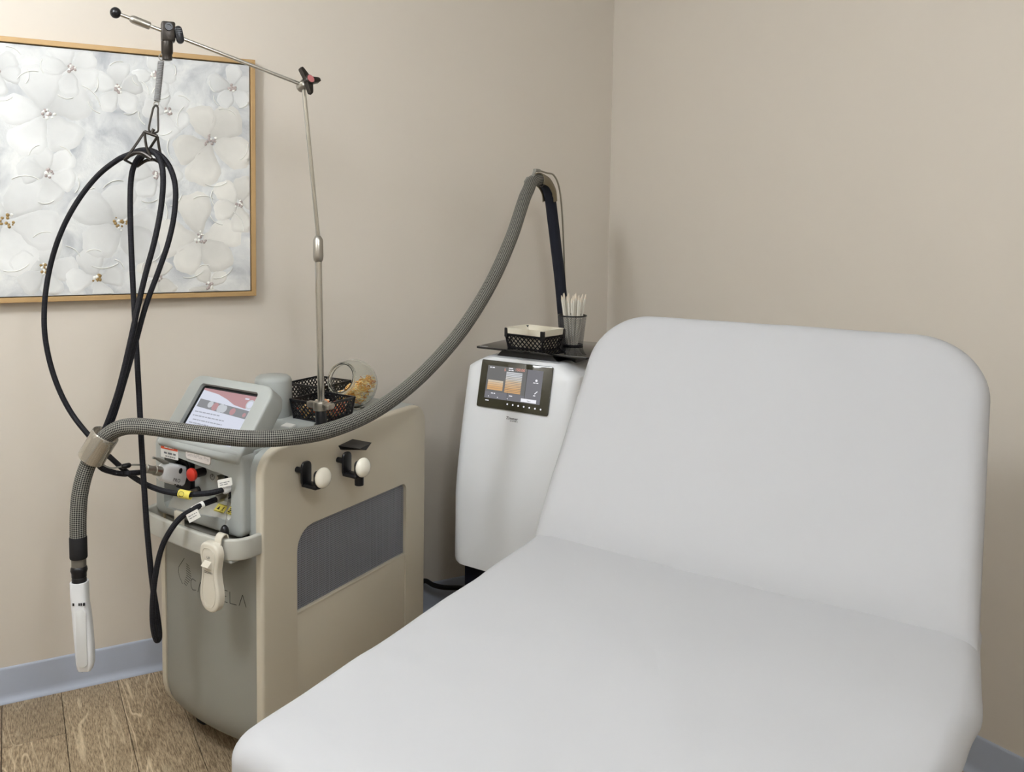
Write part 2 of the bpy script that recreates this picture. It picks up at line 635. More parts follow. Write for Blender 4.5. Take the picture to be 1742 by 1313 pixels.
# ------------------------------------------------------------------ treatment bed
TH = R(61.149)
SX, SY = Vector((math.cos(TH), -math.sin(TH), 0)), Vector((math.sin(TH), math.cos(TH), 0))
BED = (-1.1742, -1.1467, 0)
BW, BZ, FOOT = 0.80, 0.74, -0.861
bed = thing('treatment_bed', 'padded treatment bed on a pedestal, hidden under white sheets', 'bed', BED, -TH)
MB().box((BW / 2, (FOOT + .10) / 2, .655), (BW - .10, .85, .10), bev=.025, seg=3).build('seat_cushion', M_cream, bed)
LEAN = R(35)
bk = basis((0, 0, 0), (1, 0, 0), (0, math.sin(LEAN), math.cos(LEAN)))   # X lateral, Y up the backrest, Z towards the sitter
bk = T(0, 0, BZ) @ bk
MB().box((BW / 2, .275, -.06), (BW - .16, .46, .05), bev=.02, seg=3, M=bk).build('backrest_cushion', M_cream, bed)
MB().box((BW / 2, -.35, .56), (.5, .8, .06), bev=.01).build('frame', M_greyl, bed)
MB().box((BW / 2, -.35, .30), (.26, .34, .48), bev=.02).build('pedestal', M_greyl, bed)
MB().box((BW / 2, -.35, .035), (.48, .8, .05), bev=.015).build('base_plate', M_greyl, bed)


def bed_noise(x, y, sc, amp):
    return noise.noise(Vector((x * sc, y * sc, 3.7))) * amp


def seat_sheet():
    """fitted sheet over the seat: soft crowned top, rounded rim, sides tucked under"""
    prof = []                                      # (inset from outline, z)
    rr = 0.034
    ins = [0.30, 0.24, 0.18, 0.13, 0.10, 0.075, 0.055]
    for a in ins:
        prof.append((a, BZ + 0.004))
    for k_ in range(9):
        a = k_ / 8 * PI / 2
        prof.append((rr - rr * math.sin(a), BZ - rr + rr * math.cos(a)))
    prof += [(0.000, .66), (0.004, .63), (0.010, .60), (0.020, .57), (0.034, .54), (0.05, .52)]
    y0, y1 = FOOT - .012, .16
    rings = []
    n_side = 40
    for ins_, z in prof:
        rc = max(.010, .036 - ins_ * .3)
        x0, x1, ya, yb = ins_, BW - ins_, y0 + ins_, y1 - ins_
        ring = []
        corners = rrect(x0, ya, x1, yb, rc, 8)
        # resample each straight side
        dense = []
        for i_ in range(len(corners)):
            p, q_ = Vector(corners[i_]), Vector(corners[(i_ + 1) % len(corners)])
            dl = (q_ - p).length
            nn = n_side if dl > .08 else 1
            for k_ in range(nn):
                dense.append(p.lerp(q_, k_ / nn))
        for p in dense:
            w = bed_noise(p.x, p.y, 7, .004) + bed_noise(p.x, p.y, 16, .0018)
            side = max(0.0, min(1.0, (BZ - z) / .05))
            cx, cy = p.x - BW / 2, p.y - (y0 + y1) / 2
            px = p.x + (bed_noise(p.y * 1.0, z * .6 + .3, 9, .007) * side * (1 if cx > 0 else -1))
            py = p.y + (bed_noise(p.x * 1.0, z * .6 + 5, 9, .006) * side if p.y < y0 + .1 else 0)
            # the right-hand edge draws in towards the foot
            px -= max(0.0, BZ - .045 - z) * .45 * max(0.0, cx / (BW / 2)) ** 3
            px -= min(.05, .16 * max(0.0, -p.y - .18)) * max(0.0, cx / (BW / 2)) ** 3
            ring.append((px, py, z + w * (1 - side)))
        rings.append(ring)
    m = MB()
    m.loft(rings, caps=False)
    # inner top as a grid-less fan of shrinking rings
    base = rings[0]
    c = Vector((BW / 2, (y0 + y1) / 2, BZ + .006))
    inner = []
    for k_ in range(1, 9):
        t = k_ / 9
        inner.append([(p[0] + (c.x - p[0]) * t, p[1] + (c.y - p[1]) * t,
                       BZ + .004 + .004 * t + bed_noise(p[0] + (c.x - p[0]) * t, p[1] + (c.y - p[1]) * t, 7, .004)) for p in base])
    allr = [inner[-1 - k_] for k_ in range(8)] + [base]
    n = len(base)
    verts = [tuple(c)] + [p for r_ in allr for p in r_]
    faces = [[0, 1 + j, 1 + (j + 1) % n] for j in range(n)]
    for i_ in range(len(allr) - 1):
        for j in range(n):
            a, b = 1 + i_ * n + j, 1 + i_ * n + (j + 1) % n
            faces.append([a, a + n, b + n, b])
    m.add(verts, faces)
    return m


ss = seat_sheet().build('seat_sheet', M_sheet, None, 180)
bm_ = bmesh.new(); bm_.from_mesh(ss.data)
bmesh.ops.remove_doubles(bm_, verts=bm_.verts, dist=1e-5)
bmesh.ops.recalc_face_normals(bm_, faces=bm_.faces)
bm_.to_mesh(ss.data); bm_.free()
ss.location = BED
ss.rotation_euler = (0, 0, -TH)
tag(ss, 'smooth white fitted sheet over the flat seat of the bed', 'sheet')


def back_cover():
    H = .575
    x0, x1 = .006, BW - .004
    rr = .032

    def zf(x, y):
        bul = .010 * max(0.0, math.sin(PI * min(1, max(0, (x - x0) / (x1 - x0)))))
        low = -.030 * math.exp(-max(0, y) / .045)
        return bul + low + bed_noise(x, y, 6, .005) + bed_noise(x, y + 9, 15, .0022)
    outs = []
    for t in (0.30, .24, .18, .13, .10, .075, .055, .042):
        outs.append((t, .0, 0))
    for k_ in range(9):
        a = k_ / 8 * PI
        outs.append((rr - rr * math.sin(a) if a < PI else rr, -rr + rr * math.cos(a), 1))
    # sweeping once round the rim: front -> edge -> back
    for t in (.06, .12, .2, .3):
        outs.append((t, -2 * rr - .01, 0))
    rings = []
    for ins_, zz, e in outs:
        a, b = x0 + ins_, x1 - ins_
        top, bot = H - ins_, -.10 + ins_ * .2
        rc = max(.02, .125 - ins_ * .8)
        rl = max(.02, .125 - ins_ * .8)
        pts = rrect(a, bot, b, top, (.01, .01, rc, rl), 14)
        dense = []
        for i_ in range(len(pts)):
            p, q_ = Vector(pts[i_]), Vector(pts[(i_ + 1) % len(pts)])
            nn = 26 if (q_ - p).length > .08 else 1
            for k_ in range(nn):
                dense.append(p.lerp(q_, k_ / nn))
        ring = []
        for p in dense:
            # the cushion narrows a little towards the head on its left side
            x = p.x + (1 - (p.x - x0) / (x1 - x0)) * .022 * max(0, p.y) / H
            y = p.y
            k = max(0.0, min(1.0, (zz + .04) / .04))
            ring.append((x, y, zz + zf(x, y) * k))
        rings.append(ring)
    m = MB()
    n = len(rings[0])
    verts = [p for r_ in rings for p in r_]
    faces = []
    for i_ in range(len(rings) - 1):
        for j in range(n):
            a, b = i_ * n + j, i_ * n + (j + 1) % n
            faces.append([a, a + n, b + n, b])
    # front centre: shrinking rings to a point
    c = Vector((sum(p[0] for p in rings[0]) / n, sum(p[1] for p in rings[0]) / n, .012))
    o = len(verts)
    K = 7
    for k_ in range(1, K):
        t = k_ / K
        for p in rings[0]:
            x, y = p[0] + (c.x - p[0]) * t, p[1] + (c.y - p[1]) * t
            verts.append((x, y, zf(x, y)))
    for k_ in range(1, K):
        for j in range(n):
            a = o + (k_ - 1) * n + j
            b = o + (k_ - 1) * n + (j + 1) % n
            pa = (j if k_ == 1 else a - n)
            pb = ((j + 1) % n if k_ == 1 else b - n)
            faces.append([a, pa, pb, b])
    verts.append((c.x, c.y, zf(c.x, c.y)))
    ci = len(verts) - 1
    for j in range(n):
        faces.append([ci, o + (K - 2) * n + j, o + (K - 2) * n + (j + 1) % n])
    faces.append([(len(rings) - 1) * n + j for j in range(n)])
    return m.add(verts, faces, 0, bk)


bc = back_cover().build('backrest_cover', M_sheet, None, 180)
bm_ = bmesh.new(); bm_.from_mesh(bc.data)
bmesh.ops.recalc_face_normals(bm_, faces=bm_.faces)
bm_.to_mesh(bc.data); bm_.free()
bc.location = BED
bc.rotation_euler = (0, 0, -TH)
tag(bc, 'white fitted cover over the raised, round-cornered backrest of the bed', 'sheet')

# ------------------------------------------------------------------ painting
PXR, PXL, PZ0, PZ1 = -1.4535, -2.46, 1.1855, 1.9318
FD, FW = 0.036, 0.0145
pt = thing('wall_painting', 'pale floral canvas of white blossoms in a thin gold frame', 'painting', ((PXL + PXR) / 2, 0, PZ0))
pw, ph = PXR - PXL, PZ1 - PZ0
hw = pw / 2
PF = basis((0, 0, 0), (1, 0, 0), (0, 0, 1))         # X right, Y up, Z towards the room (-y)


def miter(x0, x1, w):
    return [(x0, 0), (x1, 0), (x1 - w, w), (x0 + w, w)]


MB().plate(miter(-hw, hw, FW), FD, bev=.001, seg=1, M=PF).build('frame_rail', M_bronze, pt)
MB().plate([(-hw, ph), (-hw + FW, ph - FW), (hw - FW, ph - FW), (hw, ph)], FD, bev=.001, seg=1, M=PF).build('frame_rail', M_bronze, pt)
MB().plate([(-hw, 0), (-hw + FW, FW), (-hw + FW, ph - FW), (-hw, ph)], FD, bev=.001, seg=1, M=PF).build('frame_rail', M_bronze, pt)
MB().plate([(hw, 0), (hw, ph), (hw - FW, ph - FW), (hw - FW, FW)], FD, bev=.001, seg=1, M=PF).build('frame_rail', M_bronze, pt)


def canvas_mat():
    m = mat('canvas_paint', (196, 198, 198), 0.6, bump=0.5, bscale=160)
    nt = m.node_tree
    b = nt.nodes['Principled BSDF']
    tc = nt.nodes.new('ShaderNodeTexCoord')
    n = nt.nodes.new('ShaderNodeTexNoise')
    n.inputs['Scale'].default_value = 9
    n.inputs['Detail'].default_value = 5
    n.inputs['Distortion'].default_value = 1.0
    cr = nt.nodes.new('ShaderNodeValToRGB')
    e = cr.color_ramp.elements
    e[0].position, e[0].color = 0.32, lin((166, 169, 173))
    e[1].position, e[1].color = 0.66, lin((220, 221, 218))
    x = e.new(0.48)
    x.color = lin((198, 200, 200))
    nt.links.new(tc.outputs['Object'], n.inputs['Vector'])
    nt.links.new(n.outputs['Fac'], cr.inputs[0])
    nt.links.new(cr.outputs[0], b.inputs['Base Color'])
    return m


def petal_mat():
    m = bpy.data.materials.new('petal_paint')
    m.use_nodes = True
    nt = m.node_tree
    b = nt.nodes['Principled BSDF']
    b.inputs['Roughness'].default_value = 0.55
    at = nt.nodes.new('ShaderNodeAttribute')
    at.attribute_name = 'Col'
    tc = nt.nodes.new('ShaderNodeTexCoord')
    n = nt.nodes.new('ShaderNodeTexNoise')
    n.inputs['Scale'].default_value = 30
    n.inputs['Detail'].default_value = 4
    mr = nt.nodes.new('ShaderNodeMapRange')
    mr.inputs[3].default_value = 0.93
    mr.inputs[4].default_value = 1.06
    mx = nt.nodes.new('ShaderNodeMix')
    mx.data_type = 'RGBA'
    mx.blend_type = 'MULTIPLY'
    mx.inputs[0].default_value = 1
    nt.links.new(tc.outputs['Object'], n.inputs['Vector'])
    nt.links.new(n.outputs['Fac'], mr.inputs[0])
    nt.links.new(at.outputs['Color'], mx.inputs[6])
    nt.links.new(mr.outputs[0], mx.inputs[7])
    nt.links.new(mx.outputs[2], b.inputs['Base Color'])
    bp = nt.nodes.new('ShaderNodeBump')
    bp.inputs['Strength'].default_value = 0.3
    bp.inputs['Distance'].default_value = 0.002
    nt.links.new(n.outputs['Fac'], bp.inputs['Height'])
    nt.links.new(bp.outputs['Normal'], b.inputs['Normal'])
    return m


M_canvas, M_petal = canvas_mat(), petal_mat()
M_ridge = mat('thick_white_paint', (232, 232, 226), 0.5)
M_seed = mat('ochre_paint', (150, 124, 78), 0.6, var=0.35, vscale=120)
M_seedp = mat('mauve_paint', (168, 156, 152), 0.6, var=0.2, vscale=90)
CZ = 0.028
MB().box((0, ph / 2, CZ - .010), (pw - 2 * FW - .006, ph - 2 * FW - .006, .02), M=PF).build('canvas', M_canvas, pt, 0)
MB().box((0, ph / 2, .003), (pw - FW, ph - FW, .006), M=PF).build('back_board', M_gap, pt, 0)


def flower(cx, cz, rad, npet, a0, warm, seedm, rs, cover=True):
    """one painted blossom in low relief: overlapping petals, thick paint rims, speckled eye"""
    rn = random.Random(rs)
    m = MB()
    cols = []
    X, Z = cx - (PXL + PXR) / 2, cz - PZ0
    lim = (-hw + FW + .005, hw - FW - .005, FW + .005, ph - FW - .005)
    for k_ in range(npet):
        a = a0 + 2 * PI * k_ / npet + rn.uniform(-.25, .25)
        L = rad * rn.uniform(.82, 1.1)
        wdt = L * rn.uniform(.44, .56)
        ph0 = [rn.uniform(0, 6.28) for _ in range(3)]
        nseg, nr = 26, 5
        vs, rc = [], []
        ox, oz = X + math.cos(a) * L * .52, Z + math.sin(a) * L * .52
        tone = rn.uniform(.94, 1.04)
        for r_ in range(nr + 1):
            t = r_ / nr
            for j in range(nseg):
                b = 2 * PI * j / nseg
                wob = 1 + .07 * math.sin(3 * b + ph0[0]) + .05 * math.sin(5 * b + ph0[1]) + .03 * math.sin(9 * b + ph0[2])
                lx = math.cos(b) * L * .5 * t * wob
                # narrow at the eye, broad outside
                ww = wdt * (0.78 + .34 * math.cos(b))
                ly = math.sin(b) * ww * t * wob
                x = ox + lx * math.cos(a) - ly * math.sin(a)
                z = oz + lx * math.sin(a) + ly * math.cos(a)
                x = min(max(x, lim[0]), lim[1])
                z = min(max(z, lim[2]), lim[3])
                h = .0004 + .0002 * k_ + (.0007 if .7 < t < .9 and math.cos(b) > -.4 else .0003) * (1 if t < 1 else 0)
                vs.append((x, z, CZ + h if t < 1 else CZ - .001))
                d_eye = math.hypot(x - X, z - Z) / rad
                base = (217, 218, 216) if not warm else (219, 217, 210)
                f_ = tone * (0.90 + .12 * min(1, d_eye))
                edge = .965 if t > .75 else 1.0
                rc.append(lin(tuple(min(240, c * f_ * edge) for c in base)))
        fs = []
        for r_ in range(nr):
            for j in range(nseg):
                p, q_ = r_ * nseg + j, r_ * nseg + (j + 1) % nseg
                fs.append([p, p + nseg, q_ + nseg, q_])
        m.add(vs, fs, 0, PF)
        cols += rc
    # raised rim strokes
    nv = len(m.v)
    for k_ in range(npet):
        if rn.random() < .2:
            continue
        a = a0 + 2 * PI * k_ / npet + rn.uniform(-.3, .3)
        L = rad * rn.uniform(.85, 1.1)
        b0 = rn.uniform(-1.0, .2)
        pts = []
        for j in range(8):
            b = b0 + j * .16
            lx, ly = math.cos(b) * L * .5, math.sin(b) * L * .46
            x = X + math.cos(a) * L * .52 + lx * math.cos(a) - ly * math.sin(a)
            z = Z + math.sin(a) * L * .52 + lx * math.sin(a) + ly * math.cos(a)
            pts.append((x, z, CZ + .002))
        if all(lim[0] + .004 < p[0] < lim[1] - .004 and lim[2] + .004 < p[1] < lim[3] - .004 for p in pts):
            m.tube([PF @ Vector(p) for p in pts], .0013, 6, 1, sub=3)
    # eye: a cluster of dabs
    for k_ in range(16):
        rr_, aa = rad * .15 * math.sqrt(rn.random()), rn.uniform(0, 6.28)
        x, z = X + rr_ * math.cos(aa), Z + rr_ * math.sin(aa)
        if lim[0] + .006 < x < lim[1] - .006 and lim[2] + .006 < z < lim[3] - .006:
            m.ball((x, z, CZ + .0012), rn.uniform(.0025, .0055), 2 if rn.random() < .7 else 1, 8, (1, 1, .45), PF)
    ob = m.build('blossom', [M_petal, M_ridge, seedm], pt, 60)
    ca = ob.data.color_attributes.new('Col', 'FLOAT_COLOR', 'POINT')
    for i_ in range(len(ob.data.vertices)):
        ca.data[i_].color = cols[i_] if i_ < len(cols) else (.6, .6, .58, 1)
    return ob


FL = [(-2.0643, 1.7227, .135, 5, .5, 0, M_seedp), (-2.1779, 1.4195, .15, 5, 1.1, 0, M_seed), (-1.8676, 1.4138, .14, 5, .2, 0, M_seed),
      (-1.596, 1.6712, .135, 5, .9, 1, M_seedp), (-1.6317, 1.3701, .14, 5, .4, 1, M_seedp), (-1.5067, 1.4784, .09, 5, 0, 1, M_seedp),
      (-1.5264, 1.8389, .075, 5, .3, 0, M_seedp), (-2.0645, 1.5555, .085, 5, .8, 0, M_seedp), (-2.081, 1.2816, .10, 5, .1, 0, M_seed),
      (-1.9985, 1.8578, .085, 5, .6, 0, M_seedp), (-1.8696, 1.8096, .085, 5, 1.4, 0, M_seedp), (-1.764, 1.8602, .07, 4, .2, 0, M_seedp),
      (-1.7252, 1.7546, .08, 5, .7, 0, M_seedp), (-1.6041, 1.2210, .07, 4, .5, 1, M_seedp), (-1.9375, 1.250, .085, 4, .2, 0, M_seed),
      (-2.1937, 1.8331, .08, 5, 1.0, 0, M_seedp), (-1.76, 1.56, .09, 5, .3, 0, M_seedp), (-2.37, 1.62, .13, 5, .4, 0, M_seedp), (-2.36, 1.31, .11, 5, .9, 0, M_seed),
      (-1.76, 1.25, .07, 4, .9, 1, M_seedp)]
for i_, a_ in enumerate(FL):
    flower(*a_, rs=i_ * 13 + 5)

# ------------------------------------------------------------------ laser machine on its cart
CART = (-1.6249, -0.6851, 0)
CW, CL, CH = 0.395, 0.722, 0.857
lm = thing('laser_machine', 'beige and grey laser cart with tilted screen and mesh side vent', 'laser machine', CART, -TH)


def cart(l):
    return Vector(CART) + SX * l[0] + SY * l[1] + Vector((0, 0, l[2]))


SIDE = basis((0, 0, 0), (0, 1, 0), (0, 0, 1))       # plate XY -> cart (y, z), thickness towards +x


def arc(cx, cy, rx, ry, a0, a1, n=8):
    return [(cx + rx * math.cos(R(a0 + (a1 - a0) * i_ / n)), cy + ry * math.sin(R(a0 + (a1 - a0) * i_ / n))) for i_ in range(n + 1)]


pan = arc(.115, .165, .115, .12, 180, 270) + arc(CL - .03, .075, .03, .03, 270, 360) + \
    arc(CL - .058, CH - .058, .058, .058, 0, 90) + arc(.068, CH - .068, .068, .068, 90, 180)
pan = [(max(0, y), z) for y, z in pan]
VY0, VY1, VZ0, VZ1 = .125, .6165, .4015, .628
vent = [(VY0, VZ0), (VY1, VZ0)] + arc(VY1 - .022, VZ1 - .022, .022, .022, 0, 90, 5) + arc(VY0 + .062, VZ1 - .058, .062, .058, 90, 180, 7)
low = [(VY0, .05 + .02), (VY1, .07), (VY1, VZ0 - .004), (VY0, VZ0 - .004)]
hole = [(VY0, .07), (VY1, .07)] + vent[2:]
hole = [(VY0, .07), (VY1, .07), (VY1, VZ0)] + vent[2:-1] + [vent[-1], (VY0, VZ0)]
MB().plate(pan, .022, [hole], bev=.009, seg=3, M=T(-.022, 0, 0) @ SIDE).build('side_panel', M_tan, lm)
MB().plate([(VY0 + .001, .0695), (VY1 - .001, .0695), (VY1 - .001, VZ0), (VY0 + .001, VZ0)], .018, bev=.002, seg=2,
           M=T(-.022, 0, 0) @ SIDE).build('lower_panel', M_tan, lm)
MB().plate(pan, .022, bev=.009, seg=3, M=T(-CW + .022, 0, 0) @ basis((0, 0, 0), (0, 1, 0), (0, 0, 1), (-1, 0, 0))).build('side_panel', M_tan, lm)
# vent: dark back plate and a woven wire grille
MB().plate([(y, z) for y, z in vent], .003, M=T(-.021, 0, 0) @ SIDE).build('vent_backing', M_blackm, lm)
gr = MB()
pit = .0058


def inside_y(z):
    """span of the vent opening at height z"""
    a, b = VY0, VY1
    if z > VZ1 - .058:
        t = (z - (VZ1 - .058)) / .058
        a = VY0 + .062 - .062 * math.sqrt(max(0, 1 - t * t))
    if z > VZ1 - .022:
        t = (z - (VZ1 - .022)) / .022
        b = VY1 - .022 + .022 * math.sqrt(max(0, 1 - t * t))
    return a, b


z = VZ0 + pit / 2
while z < VZ1:
    a, b = inside_y(z)
    gr.box((-.0125, (a + b) / 2, z), (.0016, b - a, .0021))
    z += pit
y = VY0 + pit / 2
while y < VY1:
    zt = VZ1
    if y < VY0 + .062:
        t = 1 - (y - VY0) / .062
        zt = VZ1 - .058 + .058 * math.sqrt(max(0, 1 - t * t))
    if y > VY1 - .022:
        t = (y - (VY1 - .022)) / .022
        zt = VZ1 - .022 + .022 * math.sqrt(max(0, 1 - t * t))
    gr.box((-.0118, y, (VZ0 + zt) / 2), (.0016, .0021, zt - VZ0))
    y += pit
g_ = gr.build('vent_mesh', mat('vent_wire', (146, 148, 155), 0.45, 0.2), lm, 0)
g_['kind'] = 'stuff'
MB().box((-.0085, (VY0 + VY1) / 2, VZ0 + .002), (.013, VY1 - VY0, .006), bev=.001).build('vent_sill', M_tan, lm)

# inner body and deck
MB().box((-CW / 2, .365, .46), (CW - .05, .66, .74), bev=.01).build('chassis', M_gap, lm)
MB().box((-CW / 2, .385, .8365), (CW - .046, .64, .034), bev=.01, seg=3).build('top_deck', M_grey, lm)
# grey shoulder column between console and side panel
MB().plate(rrect(-.40 + .395 + .012, .635, .10, .846, (.004, .004, .004, .05), 8), .028, bev=.004, M=T(-.052, 0, 0) @ SIDE).build('shoulder', M_grey, lm)
MB().plate(rrect(.012, .635, .10, .846, (.004, .004, .004, .05), 8), .02, bev=.003, M=T(-.374, 0, 0) @ SIDE).build('shoulder', M_grey, lm)

# convex grey front shell with toe curve
rings = []
for k_ in range(22):
    t = k_ / 21
    z = .055 + (.622 - .055) * t
    toe = .10 * (1 - math.sqrt(max(0, 1 - ((.165 - z) / .12) ** 2))) if z < .165 else 0.0
    ring = []
    for j in range(25):
        u = j / 24
        x = -.3715 + u * (.3715 - .0235)
        bul = .022 * (1 - (2 * u - 1) ** 2)
        ring.append((x, .004 + toe - bul, z))
    ring.append((-.0235, .11 + toe * .3, z))
    ring.append((-.3715, .11 + toe * .3, z))
    rings.append(ring)
MB().loft(rings).build('front_shell', M_greyd, lm, 40)
# tan skid under the shell
MB().loft([[(-.378 + u / 24 * .36, .030 - .024 * (1 - (2 * u / 24 - 1) ** 2) + .062 * (1 - (z - .045) / .012 * .35), z) for u in range(25)] + [(-.018, .30, z), (-.378, .30, z)]
           for z in (.043, .056)]).build('skid', M_tan, lm, 40)


def shell_y(x):
    u = (x + .3715) / .348
    return .004 - .022 * (1 - (2 * u - 1) ** 2)


# engraved maker's mark on the shell
eng = MB()


def stroke(m, pts, w=.0020, mi=0, up=.0004):
    for (x0, z0), (x1, z1) in zip(pts, pts[1:]):
        L = math.hypot(x1 - x0, z1 - z0)
        n_ = max(1, int(L / .008))
        nx, nz = -(z1 - z0) / L * w / 2, (x1 - x0) / L * w / 2
        vs = []
        for k_ in range(n_ + 1):
            t = k_ / n_
            x, z_ = x0 + (x1 - x0) * t, z0 + (z1 - z0) * t
            for sg in (1, -1):
                vs.append((x + sg * nx, shell_y(x + sg * nx) - up, z_ + sg * nz))
        m.add(vs, [[2 * k_, 2 * k_ + 1, 2 * k_ + 3, 2 * k_ + 2] for k_ in range(n_)], mi)


LOGO = (-.297, .488)
lx_, lz_ = LOGO
stroke(eng, [(lx_ + .022, lz_ + .042), (lx_ - .006, lz_ + .010), (lx_ - .008, lz_ - .004), (lx_ - .002, lz_ - .016), (lx_ + .012, lz_ - .030)])
for k_ in range(10):
    zz = lz_ + .030 - k_ * .0062
    w_ = .012 + .010 * math.sin(PI * (k_ + .5) / 10)
    stroke(eng, [(lx_ + .030 - (.0 if k_ < 6 else .003 * (k_ - 5)), zz), (lx_ + .030 + w_ - (.0 if k_ < 6 else .003 * (k_ - 5)), zz - .004)], .0018)
# letters of CANDELA in line strokes, each in a box 0.026 wide
GL = {'C': [[(1, .9), (.35, 1), (.05, .8), (0, .5), (.05, .2), (.35, 0), (1, .1)]], 'A': [[(0, 0), (.5, 1), (1, 0)]],
      'N': [[(0, 0), (0, 1), (1, 0), (1, 1)]], 'D': [[(0, 0), (0, 1), (.5, 1), (.95, .75), (.95, .25), (.5, 0), (0, 0)]],
      'E': [[(1, 1), (0, 1), (0, 0), (1, 0)], [(0, .5), (.8, .5)]], 'L': [[(0, 1), (0, 0), (1, 0)]]}
xx = -.2465
for ch in 'CANDELA':
    for st in GL[ch]:
        stroke(eng, [(xx + a * .021, .455 + b * .030) for a, b in st], .0019)
    xx += .0285
eng.build('engraved_mark', mat('engraving', (52, 51, 47), 0.7), lm, 0)

# U-shaped handle bar
hp = [(-.384, .03), (-.386, -.03), (-.372, -.062), (-.335, -.070), (-.27, -.078), (-.20, -.083), (-.12, -.086), (-.06, -.080),
      (-.026, -.062), (-.012, -.03), (-.012, .03)]
hp = [Vector((p[0], p[1], 0)) for p in spline([(a, b, 0) for a, b in hp], 5)]
rings = []
for i_, p in enumerate(hp):
    t = (hp[min(i_ + 1, len(hp) - 1)] - hp[max(i_ - 1, 0)]).normalized()
    n_ = Vector((t.y, -t.x, 0))
    ring = []
    for a, b in rrect(-.007, .602, .007, .655, .005, 3):
        ring.append((p.x + n_.x * a, p.y + n_.y * a, b))
    rings.append(ring)
MB().loft(rings).build('handle_bar', M_greyl, lm, 40)
MB().box((-.085, -.045, .600), (.11, .06, .012), bev=.005, seg=2).build('handle_lip', M_grey, lm)
MB().box((-.262, -.040, .638), (.032, .010, .058), bev=.003).build('handle_bracket', M_cream, lm)

# console front with its recess
FRONT = basis((0, 0, 0), (1, 0, 0), (0, 0, 1))      # plate XY -> cart (x, z), thickness towards -y
con_o = rrect(-.386, .634, -.048, .852, (.022, .022, .03, .03), 7)
rec = [(-.338, .655), (-.098, .672), (-.088, .682), (-.088, .772), (-.098, .784), (-.330, .803), (-.344, .795), (-.348, .668)]
MB().plate(con_o, .045, [rec], bev=.010, seg=3, M=T(0, .025, 0) @ FRONT).build('console_front', M_grey, lm)
MB().box((-.217, .045, .745), (.336, .04, .205), bev=.006).build('console_back', M_grey, lm)
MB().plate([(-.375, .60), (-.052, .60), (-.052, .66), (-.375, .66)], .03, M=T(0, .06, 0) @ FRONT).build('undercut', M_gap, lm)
# sloping ledge inside the recess
MB().add([(-.346, .024, .69), (-.090, .024, .70), (-.090, -.014, .672), (-.346, -.014, .655)], [[0, 3, 2, 1]]).build('ledge', M_greyl, lm, 0)
# socket
MB().box((-.306, .018, .752), (.062, .02, .10), bev=.006).build('socket', M_black, lm)
MB().lathe([(.026, 0), (.026, .004), (.021, .004), (.021, .0)], 24, M=T(-.306, .008, .765) @ Matrix.Rotation(PI / 2, 4, 'X')).build('socket_ring', M_blackm, lm)
# red stop button
rb = MB()
rb.cyl((-.240, .026, .7615), (-.240, -.008, .7615), .0115)
rbo = rb.build('stop_button', M_black, lm)
MB().lathe([(.008, 0), (.0155, .004), (.0175, .009), (.0165, .014), (.012, .0175), (.001, .019)], 24,
           M=along((-.240, -.006, .7615), (-.240, -.03, .7625))).build('button_head', M_red, rbo)
ic = MB()
ic.torus(.0075, .0006, M=T(-.207, .0245, .752) @ Matrix.Rotation(PI / 2, 4, 'X'), n=20, k=5)
ic.box((-.207, .0245, .755), (.0012, .0008, .006))
ic.build('button_symbol', M_ink, lm, 0)
# ports
for (px_, pz_, rr_) in ((-.158, .764, .011), (-.262, .707, .010), (-.140, .7187, .010)):
    po = MB()
    po.lathe([(rr_, 0), (rr_, .008), (rr_ * .6, .008), (rr_ * .6, .001)], 18, M=along((px_, .026, pz_), (px_, 0, pz_)))
    pp = po.build('port', M_black, lm)
    MB().lathe([(rr_ * .62, 0), (rr_ * .62, .020), (rr_ * .45, .024), (rr_ * .25, .024)], 16, M=along((px_, .02, pz_), (px_, -.02, pz_ + .002))).build('nipple', M_steel, pp)
mp_ = MB().lathe([(.021, 0), (.021, .01), (.017, .013), (.017, .022), (.012, .03)], 20, M=along((-.104, .028, .760), (-.104, -.01, .757))).build('fibre_port', M_steel, lm)
# lanyard with black bob
MB().tube([(-.098, -.022, .748), (-.094, -.028, .70), (-.092, -.036, .668)], .0009, 6).build('lanyard', M_steel, lm)
MB().ball((-.091, -.040, .650), .013, sq=(.9, .9, 1.45)).build('lanyard_bob', M_black, lm)


def label_on(name, x, z, w, h, y, rot, shapes, mats, parent, tilt=None):
    """thin printed label; shapes(m, M) draws on it"""
    M = T(x, y, z) @ (tilt if tilt else Matrix.Rotation(R(rot), 4, 'Y')) @ FRONT
    m = MB()
    m.plate(rrect(-w / 2, -h / 2, w / 2, h / 2, min(w, h) * .06, 3), .0006, M=M)
    shapes(m, M)
    return m.build(name, mats, parent, 0)


def s_warn(m, M):
    m.rect(-.034, .006, .034, .0165, .0008, 1, M)
    m.words(-.020, .010, .018, .003, .0010, 3, M, 2)
    m.words(-.022, -.006, .026, .005, .0008, 2, M, 3)
    m.words(-.016, -.0135, .024, .0028, .0008, 2, M, 4)


label_on('warning_label', -.322, .8085, .070, .034, -.0208, -1, s_warn, [M_paper, M_orange, M_inkg, M_paper], lm)


def s_name(m, M):
    m.text('GentleMax Pro', .0145, .0032, 1, M @ T(0, -.005, 0), 'CENTER')


nm = MB()
NMM = T(-.207, -.0205, .817) @ Matrix.Rotation(R(1.5), 4, 'Y') @ FRONT
nm.plate(rrect(-.047, -.014, .047, .014, .008, 5), .003, bev=.001, M=NMM)
nm.text('GentleMax Pro', .0138, .0032, 1, NMM @ T(0, -.005, 0), 'CENTER')
nm.build('nameplate', [mat('nameplate_silver', (224, 217, 211), .35), mat('nameplate_relief', (176, 168, 164), .4)], lm, 0)


